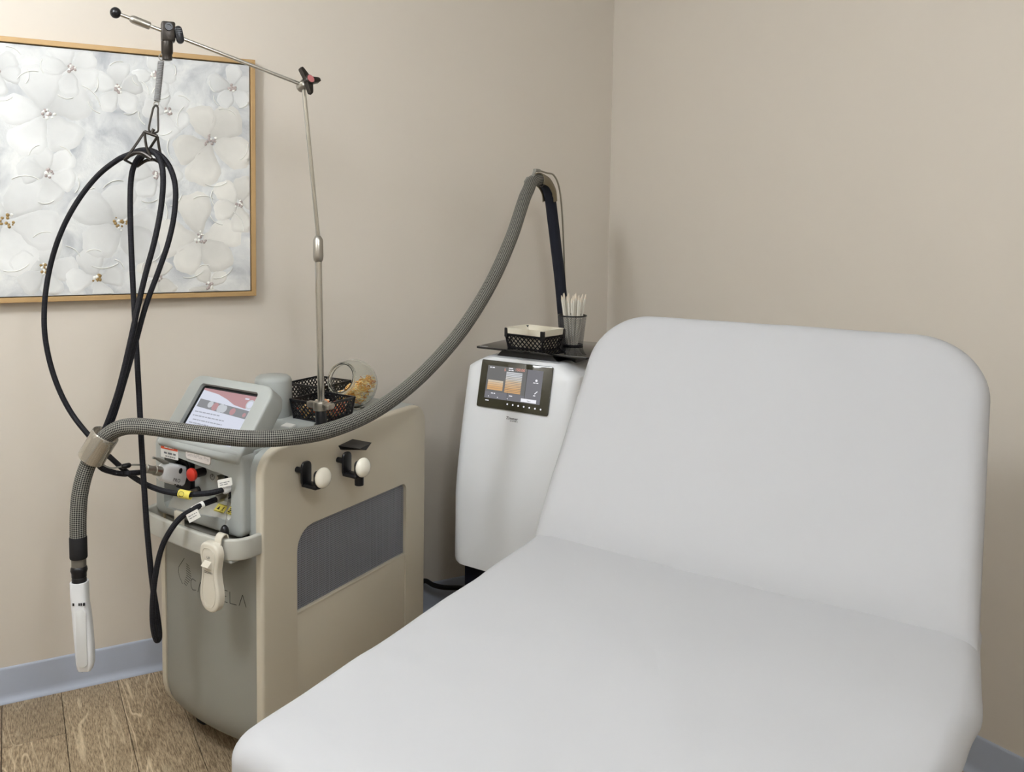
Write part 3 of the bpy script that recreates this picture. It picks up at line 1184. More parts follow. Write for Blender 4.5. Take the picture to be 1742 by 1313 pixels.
def s_yel(kind):
    def f(m, M):
        m.rect(-.0165, -.0105, .0165, -.0095, .0008, 1, M)
        m.rect(-.0165, .0095, .0165, .0105, .0008, 1, M)
        if kind == 0:
            m.poly([(-.012, -.005), (-.002, -.005), (-.007, .006)], .0008, 1, M)
            m.ell(.008, .005, .0016, .0016, .0008, 1, M, 10)
            m.poly([(.0055, .003), (.0105, .003), (.009, -.002), (.012, -.007), (.010, -.007), (.008, -.003), (.006, -.007), (.004, -.007), (.007, -.001)], .0008, 1, M)
        elif kind == 1:
            m.words(-.013, .003, .012, .003, .0008, 1, M, 6)
            m.words(-.011, -.002, .012, .003, .0008, 1, M, 7)
            m.words(-.013, -.007, .010, .003, .0008, 1, M, 8)
        else:
            m.poly([(-.006, -.005), (.006, -.005), (0, .006)], .0008, 1, M)
    return f


lt_ = Matrix.Rotation(R(-53), 4, 'X')
label_on('yellow_label', -.152, .6855, .036, .023, .004, 0, s_yel(0), [M_yel, M_ink], lm, lt_)
label_on('yellow_label', -.108, .6875, .034, .023, .004, 0, s_yel(1), [M_yel, M_ink], lm, lt_)
label_on('yellow_label', -.101, .731, .022, .022, .0245, 0, s_yel(2), [M_yel, M_ink], lm)

# tilted monitor
TILT = math.atan2(.128, .156)
MO = basis((0, 0, 0), (1, 0, 0), (0, math.sin(TILT), math.cos(TILT)))   # X right, Y up the screen, Z out of it
MO = T(-.2075, -.022, .837) @ MO
mon_o = rrect(-.160, -.012, .152, .205, (.01, .01, .036, .036), 8)
mon_h = rrect(-.113, .004, .107, .180, .010, 4)
mo = MB().plate(mon_o, .016, [mon_h], bev=.007, seg=3, M=MO @ T(0, 0, -.014)).build('monitor_bezel', M_grey, lm)
# housing behind the bezel
rings = []
for zz, ins_ in ((-.014, 0), (-.050, 0), (-.062, .006), (-.068, .018)):
    rings.append([(x, y_, zz) for x, y_ in rrect(-.160 + ins_, -.012 + ins_, .152 - ins_, .205 - ins_, (.01, .01, .036, .036), 8)])
MB().loft(rings[::-1], M=MO).build('monitor_housing', M_grey, lm, 40)
sc = MB()
SCM = MO @ T(0, 0, -.0095)
sc.rect(-.114, .003, .108, .181, 0, 4, SCM)
sw, sh, sx0, sy0 = .205, .166, -.104, .006
sc.rect(sx0, sy0, sx0 + sw, sy0 + sh, .0003, 0, SCM)


def sp_(u, v):
    return (sx0 + u * sw, sy0 + v * sh)


sc.poly([sp_(0, 1), sp_(0.0, .965), sp_(.3, .93), sp_(.5, .87), sp_(.66, .80), sp_(.86, .77), sp_(1, .79), sp_(1, 1)][::-1], .0005, 1, SCM)
sc.ell(*sp_(.93, .85), .014, .014, .0007, 3, SCM)
sc.ell(*sp_(.93, .85), .010, .010, .0009, 0, SCM)
sc.words(*sp_(.80, .925), sp_(.89, 0)[0], .004, .0007, 0, SCM, 5)
sc.poly([sp_(.03, .66), sp_(.97, .60), sp_(.97, .745), sp_(.03, .805)], .0005, 2, SCM)
for u_, v_, r1, mi_ in ((.26, .735, .010, 3), (.36, .71, .012, 1), (.47, .70, .013, 3), (.53, .70, .011, 3), (.70, .685, .010, 1), (.92, .665, .006, 1)):
    sc.ell(*sp_(u_, v_), r1, r1, .0007, mi_, SCM)
for r_, (u0, u1, v_) in enumerate(((.05, .52, .565), (.05, .66, .495), (.09, .64, .425), (.05, .42, .365), (.05, .92, .295), (.08, .12, .25), (.05, .82, .19))):
    x_, y_ = sp_(u0, v_)
    sc.words(x_, y_, sp_(u1, 0)[0], .0030, .0006, 5, SCM, 20 + r_)
sc.poly([sp_(.0, .0), sp_(1, 0), sp_(1, .03), sp_(.75, .035), (sp_(.5, .06)), sp_(.3, .10), sp_(.12, .12), sp_(0, .11)], .0005, 1, SCM)
sc.ell(*sp_(.90, .08), .008, .008, .0008, 3, SCM)
sc.build('screen', [M_scrw, M_scrm, M_scrg, M_scrl, M_scrb, M_scrt], mo, 0)

# domed cap behind the monitor
MB().lathe([(.054, 0), (.0555, .004), (.0545, .105), (.051, .113), (.044, .118), (.001, .1195)], 36, M=T(-.275, .322, .852)).build('filler_cap', M_grey, lm)

# hooks on the side panel: black cradle + glossy white knob; wedge-shaped peg above


def hook(yh, zh, variant):
    h = thing_part = MB()
    h.cyl((-.002, yh - .004, zh + .006), (.020, yh - .004, zh + .006), .0075)
    # U cradle seen from the side
    ux = .022
    u_o = rrect(-.026, -.036, .010, .030, (.018, .018, .014, .014), 6)
    h.plate(u_o, .006, bev=.0015, M=T(ux, yh + .012, zh) @ SIDE)
    h.box((ux + .022, yh + .006, zh - .030), (.05, .032, .011), bev=.004, seg=3)
    h.plate(rrect(-.022, -.036, .014, .012, (.016, .016, .010, .010), 6), .006, bev=.0015, M=T(ux + .040, yh + .012, zh) @ SIDE)
    if variant:
        h.cyl((ux + .040, yh + .012, zh - .020), (ux + .040, yh + .012, zh - .056), .013, .0125)
    o = h.build('hook', M_black, lm)
    MB().ball((ux + .053, yh + .012, zh - .006), .0265, 0, 28, (.62, 1, 1)).build('knob', M_knob, o)
    return o


hook(.128, .780, 0)
hook(.292, .768, 1)
wd_ = MB()
wd_.add([(0, .290, .812), (0, .352, .818), (0, .362, .802), (0, .30, .799), (.052, .320, .806), (.052, .372, .812), (.050, .350, .795)],
        [[0, 1, 5, 4], [0, 4, 6, 3], [4, 5, 6], [1, 2, 6, 5], [3, 6, 2], [0, 3, 2, 1]])
wd_.build('wedge_peg', M_black, lm, 0)

# casters
for cx_, cy_ in ((-.33, .10), (-.065, .10), (-.33, .64), (-.065, .64)):
    cs_ = MB()
    cs_.lathe([(.008, -.012), (.024, -.012), (.026, -.008), (.026, .008), (.024, .012), (.008, .012)], 20,
              M=T(cx_, cy_, .026) @ Matrix.Rotation(PI / 2, 4, 'Y'))
    cs_.box((cx_, cy_ + .012, .05), (.032, .05, .02), bev=.004)
    cs_.build('caster', M_blackm, lm)

# ------------------------------------------------------------------ wired remote hanging on the handle
rc_o = cart((-.069, -.104, .479))
rm = thing('remote_control', 'cream hand remote with UP and DOWN rocker hooked on the cart handle', 'remote', rc_o, -TH)
prof = [(0, 0), (.014, .003), (.027, .014), (.034, .034), (.033, .058), (.028, .082), (.026, .102), (.0295, .124), (.033, .143), (.029, .160), (.017, .169), (0, .171)]
half = spline([(a, b, 0) for a, b in prof], 4)
out = [(p.x, p.y) for p in half] + [(-p.x, p.y) for p in half[-2:0:-1]]
MB().plate(out, .020, bev=.006, seg=3, M=T(0, .012, 0) @ FRONT).build('body', M_rem, rm)
inn = [(x * .70, .012 + y_ * .86) for x, y_ in out]
inn2 = [(x * .62, .016 + y_ * .835) for x, y_ in out]
MB().plate(inn, .0015, [inn2], M=T(0, -.008, 0) @ FRONT).build('rim', M_rem, rm)
MB().add([(-.012, -.009, .108), (.012, -.009, .108), (.012, -.022, .117), (-.012, -.022, .117), (-.012, -.009, .128), (.012, -.009, .128)],
         [[0, 1, 2, 3], [3, 2, 5, 4], [0, 3, 4], [1, 5, 2]]).build('rocker_switch', M_rem, rm, 0)
tx = MB()
tx.text('UP', .0095, .0085, 0, FRONT @ T(0, .132, 0), 'CENTER')
tx.build('lettering', M_ink, rm, 0)
tx = MB()
tx.text('DOWN', .0085, .0085, 0, FRONT @ T(0, .096, 0), 'CENTER')
tx.build('lettering', M_ink, rm, 0)
cl_ = MB()
rib = spline([(.013, .008, .140), (.013, .0105, .165), (.013, .014, .181), (.013, .024, .1875), (.013, .0335, .182), (.013, .036, .150)], 5)
rings = []
for i_, p in enumerate(rib):
    t = (rib[min(i_ + 1, len(rib) - 1)] - rib[max(i_ - 1, 0)]).normalized()
    n_ = Vector((0, -t.z, t.y)) * .0014
    rings.append([p + Vector((-.011, 0, 0)) + n_, p + Vector((.011, 0, 0)) + n_, p + Vector((.011, 0, 0)) - n_, p + Vector((-.011, 0, 0)) - n_])
cl_.loft(rings)
cl_.build('clip', M_rem, rm)

# ------------------------------------------------------------------ handpiece docked in the console
hpo = cart((-.306, .006, .742))
hd = thing('laser_handpiece', 'white laser handpiece marked PRO plugged into the cart console', 'handpiece', hpo, -TH)
AX0, AX1 = Vector((0, 0, 0)), Vector((0, -.070, .028))
hm = along(AX0, AX1)
rings = []
for t, a, b in ((0, .020, .026), (.012, .021, .027), (.04, .021, .026), (.062, .019, .023), (.072, .016, .019), (.075, .012, .014)):
    rings.append([(x, y_, t) for x, y_ in rrect(-a, -b, a, b, min(a, b) * .55, 5)])
MB().loft(rings, M=hm).build('body', M_white, hd, 50)
MB().lathe([(.0125, .072), (.0125, .095), (.0105, .096), (.0105, .118), (.0115, .119), (.0115, .124), (.009, .126)], 20, M=hm).build('metal_tube', M_steel, hd)
b_ = MB()
b_.cyl(hm @ Vector((0, .022, .060)), hm @ Vector((0, .030, .098)), .0065, .004)
b_.cyl(hm @ Vector((0, .030, .098)), hm @ Vector((.0, .030, .112)), .003)
b_.build('wire_boot', M_greyd, hd)
pm = MB()
PMM = basis((.0215, -.020, .004), (0, .93, -.37), (0, .37, .93))
pm.text('PRO', .013, .0004, 0, PMM @ T(-.012, -.014, 0), 'CENTER')
pm.ell(-.008, .016, .006, .0075, .0004, 0, PMM)
pm.words(-.016, -.022, .006, .0025, .0004, 0, PMM, 3)
pm.build('lettering', M_ink, hd, 0)

# ------------------------------------------------------------------ articulated support arm with hose hanger
P0, P1, P2, P3, P4 = (-1.3966, -.484, .8545), (-1.3987, -.4802, .912), (-1.4024, -.4736, 1.319), (-1.4029, -.4726, 1.3836), (-1.4521, -.4937, 1.7817)
sa = thing('support_arm', 'chrome articulated pole and boom rising from the laser cart', 'support arm', P0)
IM = T(*[-c for c in P0])


def w(p):
    return Vector(p) - Vector(P0)


MB().lathe([(.019, 0), (.019, .008), (.016, .009), (.016, .046), (.015, .048), (.015, .053)], 20, M=along(w(P0), w(P1))).build('pole_socket', M_black, sa)
MB().lathe([(.0205, -.004), (.0205, .004)], 20, M=along(w(P0), w(P1)) @ T(0, 0, .004)).build('base_collar', M_steel, sa)
ck = MB()
KM = along(w(P1), w(P2)) @ Matrix.Rotation(R(20), 4, 'Z')
cl0 = basis(w(P1), SX, SY, (0, 0, 1))
ck.lathe([(.020, -.012), (.021, -.009), (.021, .009), (.020, .012)], 24, M=KM)
ck.box((-.030, 0, 0), (.03, .018, .018), bev=.004, M=cl0)
ck.box((.028, 0, .002), (.028, .026, .016), bev=.005, M=cl0)
ck.cyl(cl0 @ Vector((.030, -.020, .002)), cl0 @ Vector((.030, .020, .002)), .006)
ck.build('pole_clamp', M_steel, sa)
MB().cyl(w(P0), w(P2), .0095, n=20).build('lower_pole', M_chrome, sa)
MB().lathe([(.0075, -.012), (.0125, -.004), (.0145, .006), (.0135, .052), (.0095, .060), (.006, .064)], 20, M=along(w(P2), w(P3))).build('pole_coupler', M_steel, sa)
MB().cyl(w(P3), w(P4), .0058, n=16).build('upper_pole', M_chrome, sa)
AR1 = (-1.9111, -.4579, 1.9218)
MB().cyl(w(P4), w(AR1), .0048, n=16).build('boom', M_chrome, sa)
# tri-lobe locking knob at the elbow
FWD = Vector((-.35, -.93, .12)).normalized()
JT = Vector(w(P4))
right = Vector((.9069, -.4213, .0057))
KAX = (FWD + right * .85 + Vector((0, 0, .42))).normalized()
MB().lathe([(.012, -.016), (.0135, -.014), (.0135, .012), (.0105, .014), (.0105, .020)], 24, M=along(JT, JT + KAX)).build('elbow_joint', M_steel, sa)
kn = MB()
kz = JT + KAX * .019
kb = along(kz, kz + KAX)
for a in (128, 22, -95):
    dirv = right * math.cos(R(a)) + Vector((.02, .06, .998)) * math.sin(R(a))
    dirv = (dirv - KAX * dirv.dot(KAX)).normalized()
    side = KAX.cross(dirv).normalized()
    fr = basis(kz, dirv, side)
    o_ = [(.0, -.011), (.034, -.0065), (.039, -.004), (.039, .004), (.034, .0065), (.0, .011)]
    kn.plate(o_, .012, bev=.002, M=fr)
kn.lathe([(.0135, 0), (.0135, .014), (.012, .016), (.001, .016)], 20, M=kb)
ko = kn.build('elbow_knob', M_darkm, sa)
MB().lathe([(.0105, .0162), (.0105, .0172), (.0005, .0173)], 20, M=kb).build('knob_badge', M_pink, ko)
# clamp head sliding on the boom
bd = (Vector(AR1) - Vector(P4)).normalized()
CLP = Vector(P4) + (Vector(AR1) - Vector(P4)) * .755
ch_ = MB()
hb = Vector((bd.x, bd.y, 0)).normalized() * -1                    # along the boom, level, to the right
CF = basis(w(CLP), hb, Vector((0, 0, 1)).cross(hb), (0, 0, 1))
ch_.box((0, 0, .002), (.034, .028, .050), bev=.005, M=CF)
ch_.lathe([(.0145, -.002), (.0145, -.030), (.0125, -.033), (.0125, -.046), (.008, -.048)], 16, M=CF @ T(-.003, 0, -.020))
ch_.build('boom_clamp', M_darkm, sa)
MB().lathe([(.0095, 0), (.0095, .006), (.0055, .006), (.0055, .003)], 16, M=CF @ T(.0, -.014, .012) @ Matrix.Rotation(PI / 2, 4, 'X')).build('clamp_screw', M_black, sa)
kw = MB()
WF = CF @ T(.026, -.006, -.004) @ Matrix.Rotation(R(-12), 4, 'Y')
kw.plate(rrect(-.0095, -.022, .0095, .021, .0092, 6), .012, bev=.003, M=WF @ Matrix.Rotation(PI / 2, 4, 'X'))
for k_ in range(3):
    kw.box((0, -.0125, .013 - k_ * .005), (.014, .002, .0016), M=WF)
kw.cyl(CF @ Vector((.014, 0, 0)), CF @ Vector((.024, -.006, -.003)), .005)
kw.build('clamp_wing', M_black, sa)
# end ball and turnbuckle
bl = MB()
bl.ball(w(AR1) + bd * .012, .0135)
bl.build('end_ball', M_black, sa)
tb = MB()
TM = along(w(AR1), w(P4))
tb.cyl(TM @ Vector((0, 0, 0)), TM @ Vector((0, 0, .03)), .004)
tb.lathe([(.005, .022), (.0085, .026), (.0105, .032), (.0095, .072), (.006, .074)], 16, M=TM)
tb.build('boom_sleeve', M_steel, sa)

# hanging spring + carabiner + hose cradle
H0, H1, H2, H3, H4, H5, H6 = [(-1.806, -.4694, 1.8385), (-1.8136, -.4659, 1.8272), (-1.8165, -.4654, 1.8154), (-1.829, -.4724, 1.7164), (-1.8328, -.4773, 1.701), (-1.838, -.4787, 1.6484), (-1.8423, -.4778, 1.6338)]
hg = thing('hose_hanger', 'coil spring, carabiner and wire cradle hanging from the boom', 'hanger', H6)


def h_(p):
    return Vector(p) - Vector(H6)


def perp(p, q):
    z_ = (Vector(q) - Vector(p)).normalized()
    x_ = (right - z_ * right.dot(z_)).normalized()
    return z_, x_


sp1 = MB()
z_, x_ = perp(H2, H3)
y_ = z_.cross(x_)
pts = []
L = (Vector(H3) - Vector(H2)).length
turns = 24
for k_ in range(turns * 8 + 1):
    t = k_ / (turns * 8)
    a = 2 * PI * turns * t
    pts.append(h_(H2) + z_ * L * t + x_ * (.0068 * math.cos(a)) + y_ * (.0068 * math.sin(a)))
sp1.tube(pts, .0019, 6, sub=1)
sp1.build('coil_spring', mat('spring_wire', (150, 150, 150), .45, .4), hg)
rg = MB()
rg.torus(.0085, .0014, M=basis(h_(H1), x_, z_), n=20, k=6)
rg.build('spring_ring', M_steel, hg)
MB().torus(.006, .0014, M=basis((h_(H3) + h_(H4)) / 2, x_, z_), n=20, k=6).build('spring_ring', M_steel, hg)
MB().cyl(h_(H1) - z_ * .016, h_(H1) - z_ * .008, .0016).build('spring_pin', M_steel, hg)
z_, x_ = perp(H4, H5)
cb = []
L = (Vector(H5) - Vector(H4)).length + .012
for a, b in ((.0, -.004), (.0055, .002), (.0065, .012), (.0105, L - .014), (.0095, L - .004), (.0, L), (-.0105, L - .004), (-.0125, L - .014), (-.0075, .012), (-.0055, .002)):
    cb.append(h_(H4) + z_ * b + x_ * a)
cbm = MB()
cbm.tube(cb, .0027, 8, closed=True, sub=4)
cbm.build('carabiner', M_darkm, hg)
cr_ = [Vector(p) for p in ((-1.8594, -.4694, 1.6395), (-1.8305, -.4837, 1.628), (-1.91, -.4843, 1.5667), (-1.8742, -.4355, 1.5556), (-1.8523, -.5276, 1.5687), (-1.8087, -.4769, 1.5567))]
tl, tr_, fl_, bl_, fr_, br_ = [h_(p) for p in cr_]
sw_ = MB()
sw_.cyl(h_(H5) - z_ * -.002, (tl + tr_) / 2, .0042)
sw_.cyl(tl, tr_, .0042)
sw_.build('swivel_bar', M_darkm, hg)
for a, b, c in ((tl, fl_, fr_), (tr_, bl_, br_)):
    m_ = MB()
    m_.tube([a, a.lerp(b, .5) + Vector((0, 0, -.002)), b], .0034, 8, sub=3)
    m_.tube([a, a.lerp(c, .5) + Vector((-.004, 0, -.004)), c], .0034, 8, sub=3)
    mid = (b + c) / 2 + Vector((0, 0, .016))
    m_.tube([b, b.lerp(mid, .6) + Vector((0, 0, .004)), mid, c.lerp(mid, .6) + Vector((0, 0, .004)), c], .0042, 8, sub=4)
    m_.build('cradle_side', M_darkm, hg)
m_ = MB()
m_.cyl(fl_, bl_, .003)
m_.cyl(fr_, br_, .003)
m_.cyl((fl_ + fr_) / 2 + Vector((0, 0, .016)), (bl_ + br_) / 2 + Vector((0, 0, .016)), .003)
m_.build('cradle_bar', M_darkm, hg)

# ------------------------------------------------------------------ black sheathed cables
CABLE_A = [(-1.6688, -0.5951, 0.76), (-1.6995, -0.612, 0.7545), (-1.7414, -0.6006, 0.7461), (-1.7987, -0.5849, 0.7476), (-1.8504, -0.5384, 0.7524), (-1.8975, -0.4711, 0.7691), (-1.9467, -0.4339, 0.8136), (-1.9922, -0.398, 0.863), (-2.0404, -0.3595, 0.9326), (-2.0742, -0.3375, 1.0184), (-2.0925, -0.3218, 1.1164), (-2.0918, -0.3155, 1.207), (-2.0774, -0.3156, 1.2977), (-2.0513, -0.3324, 1.3854), (-2.0134, -0.3554, 1.4635), (-1.9653, -0.3839, 1.5305), (-1.9195, -0.4243, 1.5708), (-1.8918, -0.4528, 1.5843), (-1.8633, -0.482, 1.5933), (-1.8348, -0.507, 1.5839), (-1.8105, -0.5204, 1.5551), (-1.7972, -0.5302, 1.5061), (-1.8, -0.5336, 1.4411), (-1.8148, -0.532, 1.3687), (-1.8387, -0.5262, 1.2963), (-1.8696, -0.5182, 1.2095), (-1.8954, -0.513, 1.1154), (-1.9225, -0.5073, 1.0213), (-1.9444, -0.5079, 0.9501), (-1.9672, -0.5071, 0.8907), (-1.9889, -0.4954, 0.8374), (-1.9785, -0.4966, 0.8115), (-1.9502, -0.4889, 0.7941), (-1.925, -0.4905, 0.7870), (-1.9142, -0.502, 0.79), (-1.8852, -0.4860, 0.7845)]
CABLE_B = [(-1.6925, -0.5625, 0.7187), (-1.745, -0.5915, 0.7176), (-1.775, -0.608, 0.7131), (-1.8045, -0.5972, 0.6933), (-1.8304, -0.5982, 0.6652), (-1.8509, -0.5919, 0.6222), (-1.8653, -0.5897, 0.5606), (-1.8733, -0.5907, 0.4962), (-1.8738, -0.5892, 0.4365), (-1.8662, -0.5904, 0.3939), (-1.8571, -0.5781, 0.3922), (-1.8592, -0.5682, 0.439), (-1.8691, -0.5573, 0.5261), (-1.877, -0.5451, 0.6422), (-1.8813, -0.5357, 0.7438), (-1.8838, -0.5152, 0.8573), (-1.8851, -0.4952, 0.9719), (-1.8873, -0.4735, 1.1024), (-1.8903, -0.4493, 1.2638), (-1.8923, -0.4376, 1.4118), (-1.891, -0.4372, 1.5004), (-1.8859, -0.4472, 1.547), (-1.8728, -0.4678, 1.5767), (-1.8523, -0.493, 1.5886), (-1.8354, -0.5184, 1.5758), (-1.8266, -0.5307, 1.5381), (-1.831, -0.5343, 1.4621), (-1.8473, -0.533, 1.3759), (-1.8701, -0.5287, 1.2898), (-1.8873, -0.5259, 1.218), (-1.9084, -0.5284, 1.1253), (-1.9342, -0.5242, 1.0179), (-1.9567, -0.519, 0.9462), (-1.9788, -0.5129, 0.8889), (-1.9944, -0.4977, 0.8474)]


def frame_pts(pts):
    o = Vector(pts[0])
    return o, [Vector(p) - o for p in pts]


o_, pts = frame_pts(CABLE_A)
ca_ = thing('braided_cable', 'black braided cable making the wide outer loop, with a yellow tag', 'cable', o_)
MB().tube(pts, .0070, 12, sub=6).build('sleeve', M_cable, ca_)
m_ = MB()
m_.lathe([(.0125, 0), (.0125, .035), (.011, .040), (.0085, .042)], 18, M=along(pts[0], pts[1]))
m_.build('connector', M_white, ca_)
yt = along(pts[3].lerp(pts[4], -.12), pts[3].lerp(pts[4], .4))
m_ = MB()
m_.lathe([(.0105, -.016), (.0105, .016)], 18, M=yt, caps=False)
m_.build('yellow_tag', M_yel, ca_)
lm_ = MB()
LF = basis(pts[1] + Vector((-.006, -.018, .020)), (-.55, .25, .0) if False else right, Vector((.1, 0, 1)))
lm_.plate(rrect(-.015, -.008, .020, .012, .002, 2), .0008, M=LF @ Matrix.Rotation(R(12), 4, 'Z'))
lm_.words(-.010, .002, .014, .002, .001, 1, LF @ Matrix.Rotation(R(12), 4, 'Z'), 5)
lm_.words(-.010, -.003, .010, .002, .001, 1, LF @ Matrix.Rotation(R(12), 4, 'Z'), 6)
lm_.build('paper_flag', [M_paper, M_inkg], ca_, 0)
# symbol on the yellow tag
sy = MB()
SF = basis(pts[3] + Vector((-.0045, -.0115, .003)), right, (0, 0, 1))
sy.tube([(.0065 * math.cos(t / 10 * 2 * PI), .0065 * math.sin(t / 10 * 2 * PI) + .001, 0) for t in range(10)], .0005, 5, closed=True, sub=2, M=SF)
sy.cyl(SF @ Vector((-.011, -.0058, -.0008)), SF @ Vector((.011, -.0058, -.0008)), .0005)
sy.build('tag_symbol', M_ink, ca_, 0)

o_, pts = frame_pts(CABLE_B)
cb_ = thing('braided_cable', 'black braided cable with white flag that drops in a long loop', 'cable', o_)
MB().tube(pts, .0072, 12, sub=6).build('sleeve', M_cable, cb_)
m_ = MB()
m_.lathe([(.010, 0), (.010, .02), (.008, .024)], 16, M=along(pts[0], pts[1]))
m_.build('connector', M_steel, cb_)
m_ = MB()
LF = basis(pts[2].lerp(pts[1], .15), (pts[1] - pts[2]), Vector((-.2, -.2, 1)))
cyl_f = along(pts[2].lerp(pts[3], .2), pts[1].lerp(pts[2], .4))
m_.lathe([(.0092, 0), (.0092, .034)], 14, M=cyl_f, caps=False)
F2 = basis(pts[2] + Vector((-.006, -.012, -.012)), right * .8 + Vector((0, 0, .45)), Vector((-.35, .1, .9)))
m_.plate(rrect(-.014, -.012, .018, .010, .001, 2), .0008, M=F2)
m_.words(-.010, .002, .014, .002, .001, 1, F2, 9)
m_.words(-.010, -.004, .010, .002, .001, 1, F2, 10)
m_.build('white_flag', [M_paper, M_inkg], cb_, 0)

# thin sensor wire from the ring to the handpiece
SW = [(-1.975, -.497, .818), (-1.955, -.492, .806), (-1.93, -.487, .805), (-1.905, -.484, .806), (-1.885, -.482, .803), (-1.868, -.474, .7985)]
o_, pts = frame_pts(SW)
sw_ = thing('sensor_wire', 'thin wire with black plug between clamp band and handpiece', 'wire', o_)
MB().tube(pts, .0022, 8).build('wire', M_greyd, sw_)
MB().lathe([(.004, 0), (.0065, .004), (.0065, .02), (.004, .024)], 14, M=along(pts[2], pts[3])).build('plug', M_black, sw_)

# ------------------------------------------------------------------ grey corrugated cooling hose
HOSE = [(-0.535, -0.2845, 1.5665), (-0.5553, -0.2962, 1.5693), (-0.5967, -0.3217, 1.5609), (-0.6398, -0.3645, 1.5328), (-0.6727, -0.3903, 1.5009), (-0.7634, -0.4565, 1.3777), (-0.8778, -0.5238, 1.2425), (-0.9973, -0.5762, 1.1257), (-1.1134, -0.6171, 1.0376), (-1.2193, -0.6498, 0.9747), (-1.3381, -0.6864, 0.9279), (-1.4633, -0.7184, 0.9032), (-1.5744, -0.7332, 0.9005), (-1.6693, -0.7111, 0.9023), (-1.7578, -0.6693, 0.9115), (-1.8319, -0.6232, 0.9197), (-1.894, -0.5828, 0.9253), (-1.9338, -0.5537, 0.9198), (-1.9662, -0.5238, 0.8959), (-1.9902, -0.4988, 0.8575), (-2.0136, -0.4917, 0.807), (-2.0279, -0.4892, 0.7494), (-2.0332, -0.491, 0.6919), (-2.0344, -0.4944, 0.6372)]
RISER = [(-0.6398, -0.3645, 1.5328), (-0.5967, -0.3217, 1.5609), (-0.5553, -0.2962, 1.5693), (-0.512, -0.2728, 1.5599), (-0.4801, -0.2567, 1.5294), (-0.4589, -0.2506, 1.4449), (-0.438, -0.2457, 1.3429), (-0.4155, -0.2431, 1.2187), (-0.3999, -0.2514, 1.0526), (-0.3952, -0.2627, 0.9384)]
WIRE = [(-0.5568, -0.3068, 1.5995), (-0.5099, -0.2822, 1.5952), (-0.4701, -0.268, 1.5894), (-0.4362, -0.2534, 1.5508), (-0.4165, -0.2467, 1.4659), (-0.4014, -0.2406, 1.3426), (-0.3881, -0.2338, 1.2176), (-0.3781, -0.2457, 0.9668)]
HO = Vector(RISER[-1])
ho = thing('cooling_hose', 'thick grey braided air hose arching from the white cooler to a white nozzle', 'hose', HO)


def hv(p):
    return Vector(p) - HO


MB().tube([hv(p) for p in HOSE], .0198, 24, sub=6).build('braided_sleeve', M_hose, ho)
MB().tube([hv(p) for p in RISER[2:]], .0192, 20, sub=6).build('riser_sleeve', M_foam, ho)
# curved guide shell over the bend
gs = MB()
P_ = spline([hv(p) for p in (RISER[2], (-.534, -.284, 1.5665), RISER[3], (-.494, -.2635, 1.547), RISER[4], (-.474, -.254, 1.500))], 6)
verts, n = [], 13
for i_, p in enumerate(P_):
    t = (P_[min(i_ + 1, len(P_) - 1)] - P_[max(i_ - 1, 0)]).normalized()
    sd = t.cross(Vector((0, 0, 1))) if abs(t.z) < .98 else Vector((.5, -.86, 0))
    sd.normalize()
    up = sd.cross(t).normalized()
    for rr_ in (.0225, .0255):
        for j in range(n):
            a = R(-35) + R(250) * j / (n - 1)
            verts.append(p + sd * (rr_ * math.cos(a)) + up * (rr_ * math.sin(a)))
fs = []
for i_ in range(len(P_) - 1):
    for s_ in (0, 1):
        for j in range(n - 1):
            a = i_ * 2 * n + s_ * n + j
            f4 = [a, a + 1, a + 2 * n + 1, a + 2 * n]
            fs.append(f4 if s_ else f4[::-1])
    for j in (0, n - 1):
        a = i_ * 2 * n + j
        fs.append([a, a + n, a + 3 * n, a + 2 * n])
for i_ in (0, len(P_) - 1):
    for j in range(n - 1):
        a = i_ * 2 * n + j
        fs.append([a, a + 1, a + n + 1, a + n])
gs.add(verts, fs)
gs.build('bend_guide', mat('guide_shell', (120, 108, 84), 0.4, 0.2), ho, 40)
wr = MB()
wr.tube([hv(p) for p in WIRE], .0030, 8, sub=6)
wr.build('guide_wire', mat('grey_wire', (140, 134, 118), 0.45), ho)
m_ = MB()
m_.box(hv((-.572, -.314, 1.5995)), (.036, .012, .009), bev=.003, rot=Matrix.Rotation(R(28), 4, 'Z'))
m_.cyl(hv((-.584, -.320, 1.599)), hv((-.600, -.328, 1.574)), .005)
m_.box(hv((-.622, -.332, 1.5665)), (.030, .016, .003), bev=.001, rot=Matrix.Rotation(R(30), 4, 'Z') @ Matrix.Rotation(R(-38), 4, 'Y'))
m_.build('wire_clip', M_greyd, ho)
# cuff, couplings and nozzle at the free end
NZ = [hv(p) for p in ((-2.0344, -0.4944, 0.6392), (-2.0342, -0.4979, 0.5912), (-2.0342, -0.5022, 0.5308))]
cm_ = along(NZ[0], NZ[2])
MB().lathe([(.0205, -.006), (.0212, -.004), (.0212, .044), (.0200, .047)], 24, M=cm_).build('cuff', M_blackm, ho)
MB().lathe([(.0175, .045), (.0178, .066), (.0165, .067)], 24, M=cm_).build('coupling', mat('grey_ring', (96, 92, 84), .4), ho)
MB().lathe([(.0170, .066), (.0195, .069), (.0205, .076), (.0180, .083), (.0180, .092), (.0165, .093), (.0178, .096), (.0178, .112)], 24, M=cm_).build('coupling', M_black, ho)
nz = []
nzp = [(0.104, .0205, .0205, 0), (.128, .0208, .0208, 0), (.155, .0195, .0205, .001), (.170, .0185, .0215, .003), (.21, .0175, .0225, .006), (.26, .0165, .0225, .009), (.300, .0155, .0215, .010), (.316, .013, .0185, .009), (.322, .010, .015, .008)]
ax = along(NZ[0], NZ[2])
zx = (NZ[2] - NZ[0]).normalized()
xx_ = (right - zx * right.dot(zx)).normalized()
yx = zx.cross(xx_)
NM = basis(NZ[0], xx_, yx, zx)
rings = []
